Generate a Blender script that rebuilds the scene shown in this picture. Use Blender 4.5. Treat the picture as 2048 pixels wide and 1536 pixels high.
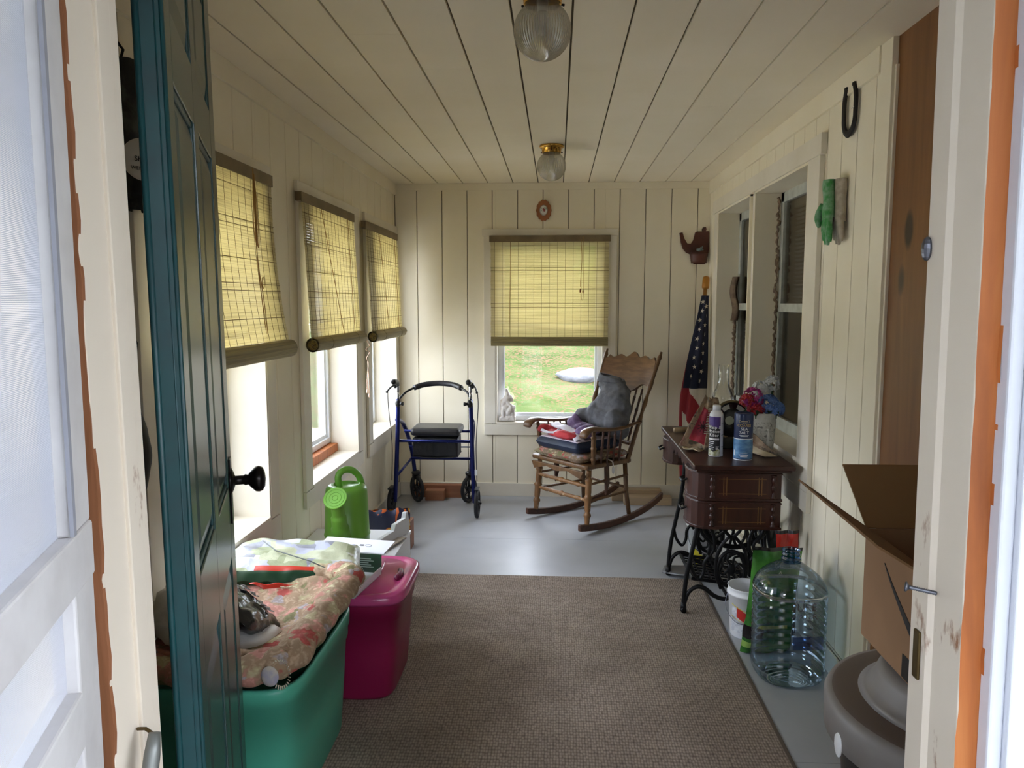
import bpy, math, random
from mathutils import Vector, Matrix, noise, Euler
for o in list(bpy.data.objects): bpy.data.objects.remove(o)
random.seed(7)
sc = bpy.context.scene
PI = math.pi
sin, cos = math.sin, math.cos
# ------------------------------------------------------------------ camera
F_PX = 1540.0; HC = 1.45
pit = math.atan(163/F_PX); yaw = math.atan(90/F_PX*cos(pit))
cd = bpy.data.cameras.new('camera'); cam = bpy.data.objects.new('camera', cd)
sc.collection.objects.link(cam); sc.camera = cam
cd.sensor_width = 36; cd.lens = F_PX/2048*36; cd.clip_start = .02; cd.clip_end = 300
cam.location = (0, 0, HC); cam.rotation_euler = (PI/2-pit, 0, yaw)
# ------------------------------------------------------------------ sky, exposure
sc.view_settings.view_transform = 'Standard'; sc.view_settings.look = 'None'
sc.view_settings.exposure = 1.55; sc.view_settings.gamma = 1
w = bpy.data.worlds.new('overcast_sky'); sc.world = w; w.use_nodes = True
bg = w.node_tree.nodes['Background']
bg.inputs[0].default_value = (.86, .93, 1.06, 1); bg.inputs[1].default_value = 7.0
def portal(loc, rot, sx, sy):
    l = bpy.data.lights.new('window_portal', 'AREA'); l.shape = 'RECTANGLE'; l.size = sx; l.size_y = sy
    l.cycles.is_portal = True
    o = bpy.data.objects.new('window_portal', l); sc.collection.objects.link(o); o.location = loc; o.rotation_euler = rot
for ya, yb in ((2.2, 3.05), (3.59, 4.47), (4.82, 5.6)):
    portal((-1.45, (ya+yb)/2, 1.25), (0, -PI/2, 0), 1.4, yb-ya)
portal((-.06, 5.86, 1.22), (-PI/2, 0, 0), .8, 1.36)
portal((-.04, .74, 1.02), (PI/2, 0, 0), .95, 2.04)
sc.cycles.max_bounces = 10; sc.cycles.diffuse_bounces = 6; sc.cycles.transparent_max_bounces = 24
sc.cycles.transmission_bounces = 10; sc.cycles.glossy_bounces = 4
sc.cycles.sample_clamp_indirect = 6; sc.cycles.caustics_reflective = False; sc.cycles.caustics_refractive = False

# ------------------------------------------------------------------ helpers
def lin(c): return c/12.92 if c <= .04045 else ((c+.055)/1.055)**2.4
def hx(h):
    h = h.lstrip('#'); return tuple(lin(int(h[i:i+2], 16)/255) for i in (0, 2, 4))+(1,)
class NT:
    def __init__(s, name):
        s.m = bpy.data.materials.new(name); s.m.use_nodes = True; s.t = s.m.node_tree
        s.b = s.t.nodes['Principled BSDF']; s.out = s.t.nodes['Material Output']
    def n(s, typ, **k):
        x = s.t.nodes.new(typ)
        for a, v in k.items():
            if a in x.inputs: x.inputs[a].default_value = v
            else: setattr(x, a, v)
        return x
    def l(s, a, b): s.t.links.new(a, b)
    def coord(s, scale=(1, 1, 1), rot=(0, 0, 0)):
        tc = s.n('ShaderNodeTexCoord'); mp = s.n('ShaderNodeMapping')
        mp.inputs['Scale'].default_value = scale; mp.inputs['Rotation'].default_value = rot
        s.l(tc.outputs['Object'], mp.inputs['Vector']); return mp.outputs[0]
    def ramp(s, fac, stops, interp='LINEAR'):
        r = s.n('ShaderNodeValToRGB'); r.color_ramp.interpolation = interp
        e = r.color_ramp.elements
        e[0].position, e[0].color = stops[0][0], hx(stops[0][1])
        e[1].position, e[1].color = stops[1][0], hx(stops[1][1])
        for p, c in stops[2:]:
            q = e.new(p); q.color = hx(c)
        s.l(fac, r.inputs[0]); return r.outputs[0]
    def bump(s, fac, strength=.3, dist=.002):
        b = s.n('ShaderNodeBump'); b.inputs['Strength'].default_value = strength; b.inputs['Distance'].default_value = dist
        s.l(fac, b.inputs['Height']); s.l(b.outputs[0], s.b.inputs['Normal'])
    def noise(s, vec, scale, detail=4, rough=.55, dist=0):
        x = s.n('ShaderNodeTexNoise'); x.inputs['Scale'].default_value = scale; x.inputs['Detail'].default_value = detail
        x.inputs['Roughness'].default_value = rough; x.inputs['Distortion'].default_value = dist
        s.l(vec, x.inputs['Vector']); return x.outputs['Fac']
def M(name, col, rough=.55, metal=0, col2=None, ns=8, lo=.4, hi=.6, bump=0, bs=60, bd=.002, stretch=(1, 1, 1), spec=None, sub=0):
    a = NT(name); B = a.b
    B.inputs['Roughness'].default_value = rough; B.inputs['Metallic'].default_value = metal
    if spec is not None: B.inputs['Specular IOR Level'].default_value = spec
    if col2:
        v = a.coord(stretch); a.l(a.ramp(a.noise(v, ns), [(lo, col), (hi, col2)]), B.inputs['Base Color'])
    else: B.inputs['Base Color'].default_value = hx(col)
    if bump:
        v = a.coord(stretch); a.bump(a.noise(v, bs), bump, bd)
    return a.m
def wood(name, c1, c2, c3, axis=2, rough=.45, scale=9, knots=False):
    a = NT(name); st = [1, 1, 1]; st[axis] = .08
    v = a.coord(tuple(st)); f = a.noise(v, scale*4, 6, .6, .6)
    col = a.ramp(f, [(.3, c1), (.7, c2), (.5, c3)])
    if knots:
        st2 = [0, 1, 1]; st2[axis] = .5
        v2 = a.coord(tuple(st2)); vo = a.n('ShaderNodeTexVoronoi'); vo.inputs['Scale'].default_value = 5.5
        a.l(v2, vo.inputs['Vector'])
        k = a.ramp(vo.outputs['Distance'], [(.04, '000000'), (.19, 'ffffff'), (.12, '101010')])
        mx = a.n('ShaderNodeMix', data_type='RGBA'); mx.inputs['A'].default_value = hx('2a1408')
        a.l(k, mx.inputs['Factor']); a.l(col, mx.inputs['B']); col = mx.outputs['Result']
    a.l(col, a.b.inputs['Base Color']); a.b.inputs['Roughness'].default_value = rough
    a.bump(f, .15, .001); return a.m
def thin_glass(name, tint=(1, 1, 1), refl=.08, rough=.02, edge=.6):
    a = NT(name); tr = a.n('ShaderNodeBsdfTransparent'); tr.inputs[0].default_value = tint+(1,)
    g = a.n('ShaderNodeBsdfGlossy'); g.inputs['Roughness'].default_value = rough
    lw = a.n('ShaderNodeLayerWeight'); lw.inputs['Blend'].default_value = .25
    mr = a.n('ShaderNodeMapRange'); mr.inputs['To Min'].default_value = refl; mr.inputs['To Max'].default_value = edge
    a.l(lw.outputs['Fresnel'], mr.inputs['Value'])
    mx = a.n('ShaderNodeMixShader'); a.l(mr.outputs[0], mx.inputs[0]); a.l(tr.outputs[0], mx.inputs[1]); a.l(g.outputs[0], mx.inputs[2])
    a.l(mx.outputs[0], a.out.inputs['Surface']); return a.m

class MB:
    def __init__(s): s.v = []; s.f = []; s.mi = []; s.T = Matrix.Identity(4)
    def add(s, vs, fs, mi=0):
        n = len(s.v); s.v += [tuple(s.T @ Vector(p)) for p in vs]
        for i, f in enumerate(fs):
            s.f.append(tuple(n+k for k in f)); s.mi.append(mi(i) if callable(mi) else mi)
        return s
    def box(s, x0, x1, y0, y1, z0, z1, mi=0):
        return s.add([(x, y, z) for z in (z0, z1) for y in (y0, y1) for x in (x0, x1)],
                     [(0, 2, 3, 1), (4, 5, 7, 6), (0, 1, 5, 4), (2, 6, 7, 3), (0, 4, 6, 2), (1, 3, 7, 5)], mi)
    def tube(s, pts, r=.01, n=10, mi=0, cap=True, closed=False, flat=1.0, up=None):
        P = [Vector(p) for p in pts]; R = r if isinstance(r, (list, tuple)) else [r]*len(P)
        vs = []; fs = []; N = len(P); ref = None
        for i in range(N):
            if closed: t = P[(i+1) % N]-P[i-1]
            else: t = P[min(i+1, N-1)]-P[max(i-1, 0)]
            if t.length < 1e-9: t = Vector((0, 0, 1))
            t.normalize()
            if up is not None: ref = Vector(up)
            elif ref is None: ref = Vector((0, 0, 1)) if abs(t.z) < .9 else Vector((1, 0, 0))
            a = ref - t*ref.dot(t)
            if a.length < 1e-6: a = t.orthogonal()
            a.normalize(); b = t.cross(a); ref = a
            for k in range(n):
                q = 2*PI*k/n; vs.append(P[i]+a*cos(q)*R[i]*flat+b*sin(q)*R[i])
        L = N if closed else N-1
        for i in range(L):
            for k in range(n):
                j = (i+1) % N; fs.append((i*n+k, i*n+(k+1) % n, j*n+(k+1) % n, j*n+k))
        if cap and not closed:
            fs.append(tuple(range(n-1, -1, -1))); fs.append(tuple((N-1)*n+k for k in range(n)))
        return s.add(vs, fs, mi)
    def lathe(s, prof, n=32, mi=0, sup=2.0, cap=True, wob=None, fy=1.0):
        vs = []; fs = []
        for (r, z) in prof:
            for k in range(n):
                q = 2*PI*k/n; c, d = cos(q), sin(q)
                e = 2/sup; x = r*abs(c)**e*(1 if c >= 0 else -1); y = r*fy*abs(d)**e*(1 if d >= 0 else -1)
                if wob: g = wob(q, z); x *= g; y *= g
                vs.append((x, y, z))
        for i in range(len(prof)-1):
            m = mi(i) if callable(mi) else mi
            for k in range(n): fs.append((i*n+k, i*n+(k+1) % n, (i+1)*n+(k+1) % n, (i+1)*n+k))
        L = len(fs); fm = [(mi(i//n) if callable(mi) else mi) for i in range(L)]
        if cap:
            if prof[0][0] > 1e-4: fs.append(tuple(range(n-1, -1, -1))); fm.append(fm[0])
            if prof[-1][0] > 1e-4: fs.append(tuple((len(prof)-1)*n+k for k in range(n))); fm.append(fm[-2] if len(fm) > 1 else fm[0])
        return s.add(vs, fs, lambda i: fm[i])
    def prism(s, poly, h0, h1, ax='xy', mi=0):
        def mp(a, b, h): return {'xy': (a, b, h), 'xz': (a, h, b), 'yz': (h, a, b)}[ax]
        n = len(poly); vs = [mp(a, b, h0) for a, b in poly]+[mp(a, b, h1) for a, b in poly]
        fs = [tuple(range(n-1, -1, -1)), tuple(range(n, 2*n))]+[(k, (k+1) % n, n+(k+1) % n, n+k) for k in range(n)]
        return s.add(vs, fs, mi)
    def grid(s, fn, nu, nv, mi=0, cu=False, cv=False):
        U = nu if cu else nu+1; V = nv if cv else nv+1
        vs = [fn(i/nu, j/nv) for j in range(V) for i in range(U)]
        fs = []; fm = []
        for j in range(nv):
            for i in range(nu):
                a, b = i, (i+1) % U; c, d = j, (j+1) % V
                fs.append((c*U+a, c*U+b, d*U+b, d*U+a)); fm.append(mi((i+.5)/nu, (j+.5)/nv) if callable(mi) else mi)
        return s.add(vs, fs, lambda i: fm[i])
    def ell(s, c, r, n=14, mi=0, rot=None):
        R = Euler(rot).to_matrix() if rot else Matrix.Identity(3)
        def fn(u, v):
            a = 2*PI*u; b = PI*(v-.5)*.999
            return Vector(c)+R @ Vector((r[0]*cos(a)*cos(b), r[1]*sin(a)*cos(b), r[2]*sin(b)))
        return s.grid(fn, n, n//2+2, mi, cu=True)
    def build(s, name, mats, parent=None, loc=(0, 0, 0), rot=None, smooth=False, bevel=0, solid=0, sub=0, remesh=0, wt=0, disp=None):
        me = bpy.data.meshes.new(name); me.from_pydata(s.v, [], s.f)
        if not isinstance(mats, (list, tuple)): mats = [mats]
        for m in mats: me.materials.append(m)
        me.polygons.foreach_set('material_index', s.mi)
        if smooth: me.polygons.foreach_set('use_smooth', [True]*len(me.polygons))
        me.update(); me.validate()
        o = bpy.data.objects.new(name, me); sc.collection.objects.link(o)
        o.location = loc
        if rot: o.rotation_euler = rot
        if parent: o.parent = parent
        if remesh:
            r = o.modifiers.new('r', 'REMESH'); r.mode = 'VOXEL'; r.voxel_size = remesh; r.use_smooth_shade = True
            sm = o.modifiers.new('s', 'SMOOTH'); sm.factor = .6; sm.iterations = 4
        if solid:
            q = o.modifiers.new('q', 'SOLIDIFY'); q.thickness = solid; q.offset = 0
        if sub:
            u = o.modifiers.new('u', 'SUBSURF'); u.levels = sub; u.render_levels = sub
        if disp:
            t = bpy.data.textures.new('folds', 'CLOUDS'); t.noise_scale = disp[0]; t.noise_depth = 2
            d = o.modifiers.new('d', 'DISPLACE'); d.texture = t; d.strength = disp[1]; d.mid_level = .5; d.texture_coords = 'LOCAL'
        if bevel:
            b = o.modifiers.new('b', 'BEVEL'); b.width = bevel; b.segments = 2; b.limit_method = 'ANGLE'; b.angle_limit = .7
        if smooth and not remesh and not sub:
            pass
        return o
def thing(name, label, cat, loc=(0, 0, 0), rotz=0, group=None, rot=None):
    o = bpy.data.objects.new(name, None); sc.collection.objects.link(o); o.empty_display_size = .05
    o.location = loc; o.rotation_euler = rot if rot else (0, 0, rotz)
    o['label'] = label; o['category'] = cat
    if group: o['group'] = group
    return o
def tag(o, label, cat, group=None, kind=None):
    o['label'] = label; o['category'] = cat
    if group: o['group'] = group
    if kind: o['kind'] = kind
    return o
def struct(o, label, cat):
    o['kind'] = 'structure'; return tag(o, label, cat)
def qbez(pts, n=12):
    "smooth open curve through points (Catmull-Rom)"
    P = [Vector(p) for p in pts]; P = [P[0]*2-P[1]]+P+[P[-1]*2-P[-2]]; out = []
    for i in range(1, len(P)-2):
        for k in range(n):
            t = k/n; a, b, c, d = P[i-1], P[i], P[i+1], P[i+2]
            out.append(.5*((2*b)+(c-a)*t+(2*a-5*b+4*c-d)*t*t+(3*b-a-3*c+d)*t**3))
    out.append(P[-2]); return out
def text_mesh(body, size, font_space=1.0, align='CENTER', ext=.0004):
    cu = bpy.data.curves.new('lettering', 'FONT'); cu.body = body; cu.size = size; cu.align_x = align; cu.align_y = 'CENTER'
    cu.extrude = ext; cu.space_character = font_space
    o = bpy.data.objects.new('lettering', cu); sc.collection.objects.link(o)
    dg = bpy.context.evaluated_depsgraph_get(); dg.update()
    me = bpy.data.meshes.new_from_object(o.evaluated_get(dg)); bpy.data.objects.remove(o)
    vs = [tuple(v.co) for v in me.vertices]; fs = [tuple(p.vertices) for p in me.polygons]
    bpy.data.meshes.remove(me); return vs, fs
def text_on(mb, body, size, M4=None, R=None, mi=0, align='CENTER', ang0=-PI/2, zc=0, ext=.0004, sx=1.0):
    "flat lettering placed by matrix, or wrapped round an upright cylinder of radius R"
    vs, fs = text_mesh(body, size, align=align, ext=ext)
    if R: vs = [((R+z+.0006)*cos(ang0+x*sx/R), (R+z+.0006)*sin(ang0+x*sx/R), zc+y) for x, y, z in vs]
    else: vs = [tuple(M4 @ Vector((x*sx, y, z))) for x, y, z in vs]
    mb.add(vs, fs, mi)
def frame_m(o, xd, yd):
    x = Vector(xd).normalized(); y = Vector(yd); y = (y-x*y.dot(x)).normalized(); z = x.cross(y)
    m = Matrix((x, y, z)).transposed().to_4x4(); m.translation = Vector(o); return m
def star(cx, cy, r, rot=0):
    return [(cx+(r if k % 2 == 0 else r*.4)*sin(rot+PI*k/5), cy+(r if k % 2 == 0 else r*.4)*cos(rot+PI*k/5)) for k in range(10)]

# ------------------------------------------------------------------ materials
paint = M('cream_wall_paint', 'ede5d0', .5, col2='e4dac0', ns=2.5, lo=.3, hi=.8, bump=.12, bs=90, bd=.001)
paint_ceiling = M('cream_ceiling_paint', 'f3ead6', .6, col2='ebe1c8', ns=2, lo=.3, hi=.8, bump=.1, bs=60, bd=.001)
trim_paint = M('white_trim_paint', 'e3dccd', .42, col2='d8d0be', ns=5, lo=.35, hi=.8, bump=.08, bs=50, bd=.001)
groove = M('board_gap_shade', '6b6350', .9)
jamb_paint = M('worn_jamb_paint', 'd9d0c3', .45, col2='c6bcac', ns=7, lo=.45, hi=.85, bump=.3, bs=25, bd=.002, stretch=(1, 1, .5))
def chipped():
    a = NT('chipped_jamb_paint'); v = a.coord((1, 1, .45)); f = a.noise(v, 26, 5, .6)
    v2 = a.coord(); g = a.noise(v2, 3, 3)
    mul = a.n('ShaderNodeMath', operation='MULTIPLY'); a.l(f, mul.inputs[0]); a.l(g, mul.inputs[1])
    a.l(a.ramp(mul.outputs[0], [(.36, 'ddd1c0'), (.42, '8a5a34')]), a.b.inputs['Base Color'])
    a.b.inputs['Roughness'].default_value = .5; a.bump(mul.outputs[0], .2, .002); return a.m
chip = chipped()
ext_white = M('exterior_white_paint', 'd3d6de', .5, bump=.1, bs=40)
raw_wood = wood('raw_orange_wood', '8d4c24', 'c98045', 'b2662f', 2, .6, 5); old_brown = wood('aged_brown_edge', '6b4028', '966040', '80502f', 2, .7, 8)
pine = wood('dark_knotty_pine', '6b4420', '85582e', '784d26', 2, .45, 5, knots=True)
floor_m = M('grey_floor_paint', 'a9acb1', .38, col2='9c9fa5', ns=3, lo=.3, hi=.8, bump=.08, bs=20, bd=.002)
vinyl = M('white_vinyl_frame', 'e6eaf0', .35)
pane_m = thin_glass('window_glass', (1, 1, 1), .05)
dark_pane = thin_glass('house_window_glass', (.82, .78, .72), .10, .04, .7)

# ------------------------------------------------------------------ setting
XL, XR, YB, ZC, YF = -1.19, 1.09, 5.68, 2.31, .93
m = MB(); m.box(-1.45, 1.5, .81, 5.9, -.12, -.001)
ys = [.81, 2.35, 4.62, 5.9]
for i in range(3): m.box(-1.45, 1.5, ys[i]+.001, ys[i+1]-.001, -.02, 0)
struct(m.build('floor', floor_m), 'grey painted plywood floor of the porch', 'floor')
# ceiling boards run front to back
m = MB(); m.box(-1.45, 1.5, .8, 5.9, ZC+.012, ZC+.06, 1)
sx = [-.141+.182*k for k in range(-7, 9)]
sx = [x for x in sx if -1.3 < x < 1.25]; sx = [-1.3]+sx+[1.3]
for i in range(len(sx)-1):
    a, b = sx[i]+.0035, sx[i+1]-.0035; y0 = .8
    cuts = sorted(random.Random(i*3+1).uniform(1.6, 5.3) for _ in range(2))+[5.75]
    for c in cuts:
        m.box(a, b, y0+.0008, c-.0008, ZC, ZC+.012); y0 = c
struct(m.build('ceiling', [paint_ceiling, groove], bevel=.002), 'cream painted plank ceiling', 'ceiling')

def panel_wall(mb, fixed, face, a0, a1, z0, z1, holes, step, off, thick, axis, gap=.005, breaks=()):
    "upright boards from a0 to a1 with the window holes cut out; axis 'x': wall spans y at x=fixed"
    es = [a0]; k = math.ceil((a0-off)/step)
    while off+k*step < a1-.02:
        if off+k*step > a0+.02: es.append(off+k*step)
        k += 1
    es.append(a1)
    extra = sorted(set([e for h in holes for e in (h[0], h[1]) if a0 < e < a1]))
    for i in range(len(es)-1):
        p, q = es[i]+gap/2, es[i+1]-gap/2
        cs = [p]+[e for e in extra if p+.001 < e < q-.001]+[q]
        for j in range(len(cs)-1):
            u, v = cs[j], cs[j+1]; mid = (u+v)/2; seg = [(z0, z1)]
            for h in holes:
                if h[0] < mid < h[1]:
                    ns = []
                    for (s0, s1) in seg:
                        if h[2] > s0: ns.append((s0, min(s1, h[2])))
                        if h[3] < s1: ns.append((max(s0, h[3]), s1))
                    seg = ns
            for (s0, s1) in seg:
                if s1-s0 < .005: continue
                lo, hi = sorted((fixed, fixed+thick))
                if axis == 'x': mb.box(lo, hi, u, v, s0, s1)
                else: mb.box(u, v, lo, hi, s0, s1)
def solid_wall(mb, f0, f1, a0, a1, z0, z1, holes, axis, mi=1):
    cs = sorted(set([a0, a1]+[min(max(e, a0), a1) for h in holes for e in h[:2]]))
    for j in range(len(cs)-1):
        u, v = cs[j], cs[j+1]
        if v-u < .003: continue
        mid = (u+v)/2; seg = [(z0, z1)]
        for h in holes:
            if h[0] < mid < h[1]:
                ns = []
                for (s0, s1) in seg:
                    if h[2] > s0: ns.append((s0, h[2]))
                    if h[3] < s1: ns.append((h[3], s1))
                seg = ns
        for (s0, s1) in seg:
            if s1-s0 < .003: continue
            if axis == 'x': mb.box(f0, f1, u, v, s0, s1, mi)
            else: mb.box(u, v, f0, f1, s0, s1, mi)

Wz0, Wz1 = .56, 1.95
LW = [(2.2, 3.05), (3.59, 4.47), (4.82, 5.60)]
holesL = [(a, b, Wz0, Wz1) for a, b in LW]
m = MB()
panel_wall(m, XL, 0, YF, YB, .1, ZC-.075, holesL, .184, 5.6, -.012, 'x')
solid_wall(m, XL-.20, XL-.012, .81, 5.9, 0, ZC, holesL, 'x', 1)
m.box(XL-.012, XL+.012, YF, YB-.001, ZC-.08, ZC-.0005)
struct(m.build('wall_left', [paint, paint], bevel=.0015), 'cream board wall with three deep windows', 'wall')
m = MB(); m.box(XL, XL+.016, YF+.02, YB-.016, 0, .1)
struct(m.build('baseboard_left', trim_paint, bevel=.002), 'white baseboard under the left windows', 'baseboard')
holeB = [(-.452, .345, .552, 1.93)]
m = MB()
panel_wall(m, YB, 0, XL, XR+.05, .095, ZC-.045, holeB, .1845, -.105, .012, 'y')
solid_wall(m, YB+.012, YB+.2, -1.45, 1.5, 0, ZC, holeB, 'y', 1)
m.box(XL+.012, XR-.012, YB-.004, YB+.012, ZC-.05, ZC-.0005)
struct(m.build('wall_back', [paint, groove], bevel=.0015), 'cream board wall at the far end', 'wall')
m = MB(); m.box(XL+.016, XR-.016, YB-.016, YB, 0, .1)
struct(m.build('baseboard_back', trim_paint, bevel=.002), 'white baseboard on the far wall', 'baseboard')
YR = 2.67
holesR = [(3.44, 4.34, .76, 2.05), (4.44, 5.30, .76, 2.05)]
m = MB()
panel_wall(m, XR, 0, YR, YB, .1, ZC-.085, holesR, .155, 2.80, .012, 'x')
solid_wall(m, XR+.012, XR+.17, YR, 5.9, 0, ZC, holesR, 'x', 1)
m.box(XR-.012, XR+.012, YR+.09, YB-.001, ZC-.09, ZC-.0005)
m.box(XR-.006, XR+.014, YR-.001, YR+.09, .0, ZC-.0005)
m.box(XR+.004, XR+.032, YR-.012, YR-.001, 0, 2.22)
struct(m.build('wall_right', [paint, groove], bevel=.0015), 'cream board wall with the double window', 'wall')
m = MB(); m.box(XR+.014, XR+.17, .81, YR, 0, ZC)
struct(m.build('wall_pine', pine), 'dark stained knotty pine boards past the wall end', 'wall')
m = MB(); m.box(XR-.016, XR, YR+.02, YB-.016, 0, .1); m.box(XR-.022, XR-.008, YR+.02, YB-.016, .085, .1)
struct(m.build('baseboard_right', trim_paint, bevel=.002), 'white baseboard along the right wall', 'baseboard')

# windows of the left and far walls
def light_window(n, a, b, label, axis='x', fx=XL, raw=False, casing=.095, z0=Wz0, z1=Wz1, depth=.17, topx=.05, left_ext=None):
    "deep boxed opening with flat casing, vinyl sash and glass; built in world space"
    sg = -1 if axis == 'x' else 1
    def bx(mb, p0, p1, u0, u1, s0, s1, mi=0):   # p: distance out from the room (positive outward)
        q = sorted((fx+sg*p0, fx+sg*p1))
        if axis == 'x': mb.box(q[0], q[1], u0, u1, s0, s1, mi)
        else: mb.box(u0, u1, q[0], q[1], s0, s1, mi)
    ca = max(a-casing, left_ext) if left_ext is not None else a-casing
    cb = b+casing if axis != 'x' else min(b+casing, YB-.002)
    m = MB()
    bx(m, -.018, -.001, ca, a, z0, z1); bx(m, -.018, -.001, b, cb, z0, z1)
    bx(m, -.018, -.001, ca-.012, min(cb+.012, YB-.002) if axis == 'x' else cb+.012, z1, z1+topx)
    bx(m, -.018, -.001, ca, cb, z0-.085, z0-.006)
    w = m.build('window_%d' % n, trim_paint, bevel=.0015); struct(w, label, 'window')
    m = MB(); t = .012
    bx(m, -.016, depth+.05, a-.0, a+t, z0, z1); bx(m, -.016, depth+.05, b-t, b, z0, z1); bx(m, -.016, depth+.05, a, b, z1-t, z1)
    m.build('reveal', trim_paint, w, bevel=.001)
    m = MB(); bx(m, -.02, depth+.05, a+t, b-t, z0-.006, z0+.012)
    m.build('window_sill', trim_paint, w, bevel=.002)
    m = MB(); f = .035; A, B_, C, D = a+t, b-t, z0+.014, z1-t
    if raw: C += .05
    for (d0, d1, fw, e) in ((depth-.02, depth+.03, .03, 0), (depth-.005, depth+.02, .05, .0)):
        bx(m, d0, d1, A, A+fw, C, D); bx(m, d0, d1, B_-fw, B_, C, D); bx(m, d0, d1, A+fw, B_-fw, C, C+fw*1.1); bx(m, d0, d1, A+fw, B_-fw, D-fw, D)
    zm = (C+D)/2+.03; bx(m, depth-.015, depth+.025, A+.03, B_-.03, zm-.02, zm+.02)
    sash = m.build('window_sash', vinyl, w, bevel=.002)
    m = MB(); bx(m, depth+.006, depth+.010, A+.05, B_-.05, C+.05, D-.05)
    m.build('glass_pane', pane_m, sash)
    if raw:
        m = MB(); bx(m, depth-.06, depth+.03, A, B_, z0+.012, z0+.06); m.build('bare_wood_block', raw_wood, w, bevel=.002)
    return w
light_window(1, *LW[0], 'deep white window nearest the green door')
light_window(2, *LW[1], 'middle deep window with a bare wood strip under the sash', raw=True)
light_window(3, *LW[2], 'deep window next to the far corner')
light_window(4, -.452, .345, 'far wall window looking onto the lawn', axis='y', fx=YB, z0=.552, z1=1.93, depth=.09, topx=.05, casing=.085)

# the double window into the house
foam = M('dried_brown_foam', '6e5a48', .9, col2='8f7a66', ns=40, lo=.4, hi=.6, bump=.8, bs=90, bd=.006)
grey_sash = M('grey_white_sash_paint', 'b9bcb4', .5, col2='a3a59c', ns=20, lo=.4, hi=.7)
m = MB()
m.box(XR-.022, XR-.001, 3.29, 3.44, .64, 2.05); m.box(XR-.022, XR-.001, 5.30, 5.40, .64, 2.05)
m.box(XR-.026, XR-.001, 3.27, 5.45, 2.05, 2.135); m.box(XR-.022, XR-.001, 3.29, 5.40, .55, .64)
m.box(XR-.004, XR+.01, 4.34, 4.44, .76, 2.05)
w5 = m.build('window_5', trim_paint, bevel=.0015); struct(w5, 'double window into the house, framed in cream boards', 'window')
m = MB()
for a, b in ((3.44, 4.34), (4.44, 5.30)):
    m.box(XR-.02, XR+.165, a, a+.012, .76, 2.05); m.box(XR-.02, XR+.165, b-.012, b, .76, 2.05)
    m.box(XR-.02, XR+.165, a, b, 2.038, 2.05)
m.build('reveal', paint, w5, bevel=.001)
m = MB(); m.box(XR-.02, XR+.165, 3.44, 5.30, .745, .762); m.box(XR-.018, XR+.02, 3.44, 5.30, .64, .745)
m.build('window_sill', trim_paint, w5, bevel=.001)
for a, b in ((3.452, 4.328), (4.452, 5.288)):
    m = MB(); X0, X1 = XR+.12, XR+.155
    m.box(X0, X1, a, a+.05, .762, 2.038); m.box(X0, X1, b-.05, b, .762, 2.038); m.box(X0, X1, a, b, .762, .83); m.box(X0, X1, a, b, 1.985, 2.038)
    m.box(X0-.004, X1, a+.04, b-.04, 1.40, 1.445); m.box(X0-.012, X0, a+.045, a+.055, .83, 1.4); m.box(X0-.012, X0, b-.055, b-.045, .83, 1.4)
    s_ = m.build('window_sash', grey_sash, w5, bevel=.002)
    m = MB(); m.box(X0+.015, X0+.019, a+.05, b-.05, .83, 1.985); m.build('glass_pane', dark_pane, s_)
# ragged foam along the jambs
for (yy, za, zb, amp) in ((4.322, .9, 2.02, .016), (5.284, .8, 1.62, .02)):
    rr = random.Random(int(yy*100)); m = MB(); pts = []; rad = []
    k = 0; z = za
    while z < zb:
        pts.append((XR+.108+rr.uniform(-.008, .004), yy+rr.uniform(-.004, .004), z)); rad.append(rr.uniform(.3, 1)*amp*.75); z += .012
    m.tube(pts, rad, 8); m.build('foam_sealant', foam, w5, smooth=True)
m = MB()
m.grid(lambda u, v: (XR+.09+.02*sin(9*u*PI)+.01*sin(7*v), 5.262-.05*u*(1-.5*abs(v-.3)), 1.33+.29*v), 20, 16)
m.build('torn_cloth_strip', M('faded_brown_cloth', '8c7763', .9, col2='6e5b4a', ns=20), w5, smooth=True, solid=.003)

# dim room behind the double window, with its blind
m = MB(); X = XR+.17
m.box(2.9, 2.95, 2.9, 6.2, 0, 2.6); m.box(X, 2.95, 2.85, 2.9, 0, 2.6); m.box(X, 2.95, 6.2, 6.25, 0, 2.6); m.box(X, 2.95, 2.85, 6.25, 2.6, 2.65); m.box(X, 2.95, 2.85, 6.25, -.05, 0)
m.box(X, X+.02, 5.9, 6.25, 0, 2.6); m.box(X, X+.02, 2.85, 6.25, 2.31, 2.6)
struct(m.build('wall_house_room', M('dim_room_wall', 'a58f78', .8)), 'dim brown room seen through the double window', 'wall')
bl = thing('venetian_blind', 'white slatted blind behind the nearer pane of the double window', 'blind', (XR+.2, 3.9, 1.98))
slatm = M('white_blind_slat', 'd5d2c6', .6)
m = MB(); m.box(-.012, .012, -.42, .42, -.02, .02); m.build('head_rail', slatm, bl)
m = MB()
for k in range(24):
    z = -.04-.022*k; m.add([(-.009, -.41, z+.004), (.009, -.41, z-.004), (.009, .41, z-.004), (-.009, .41, z+.004)], [(0, 1, 2, 3)])
m.build('slats', slatm, bl, solid=.001)

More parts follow.
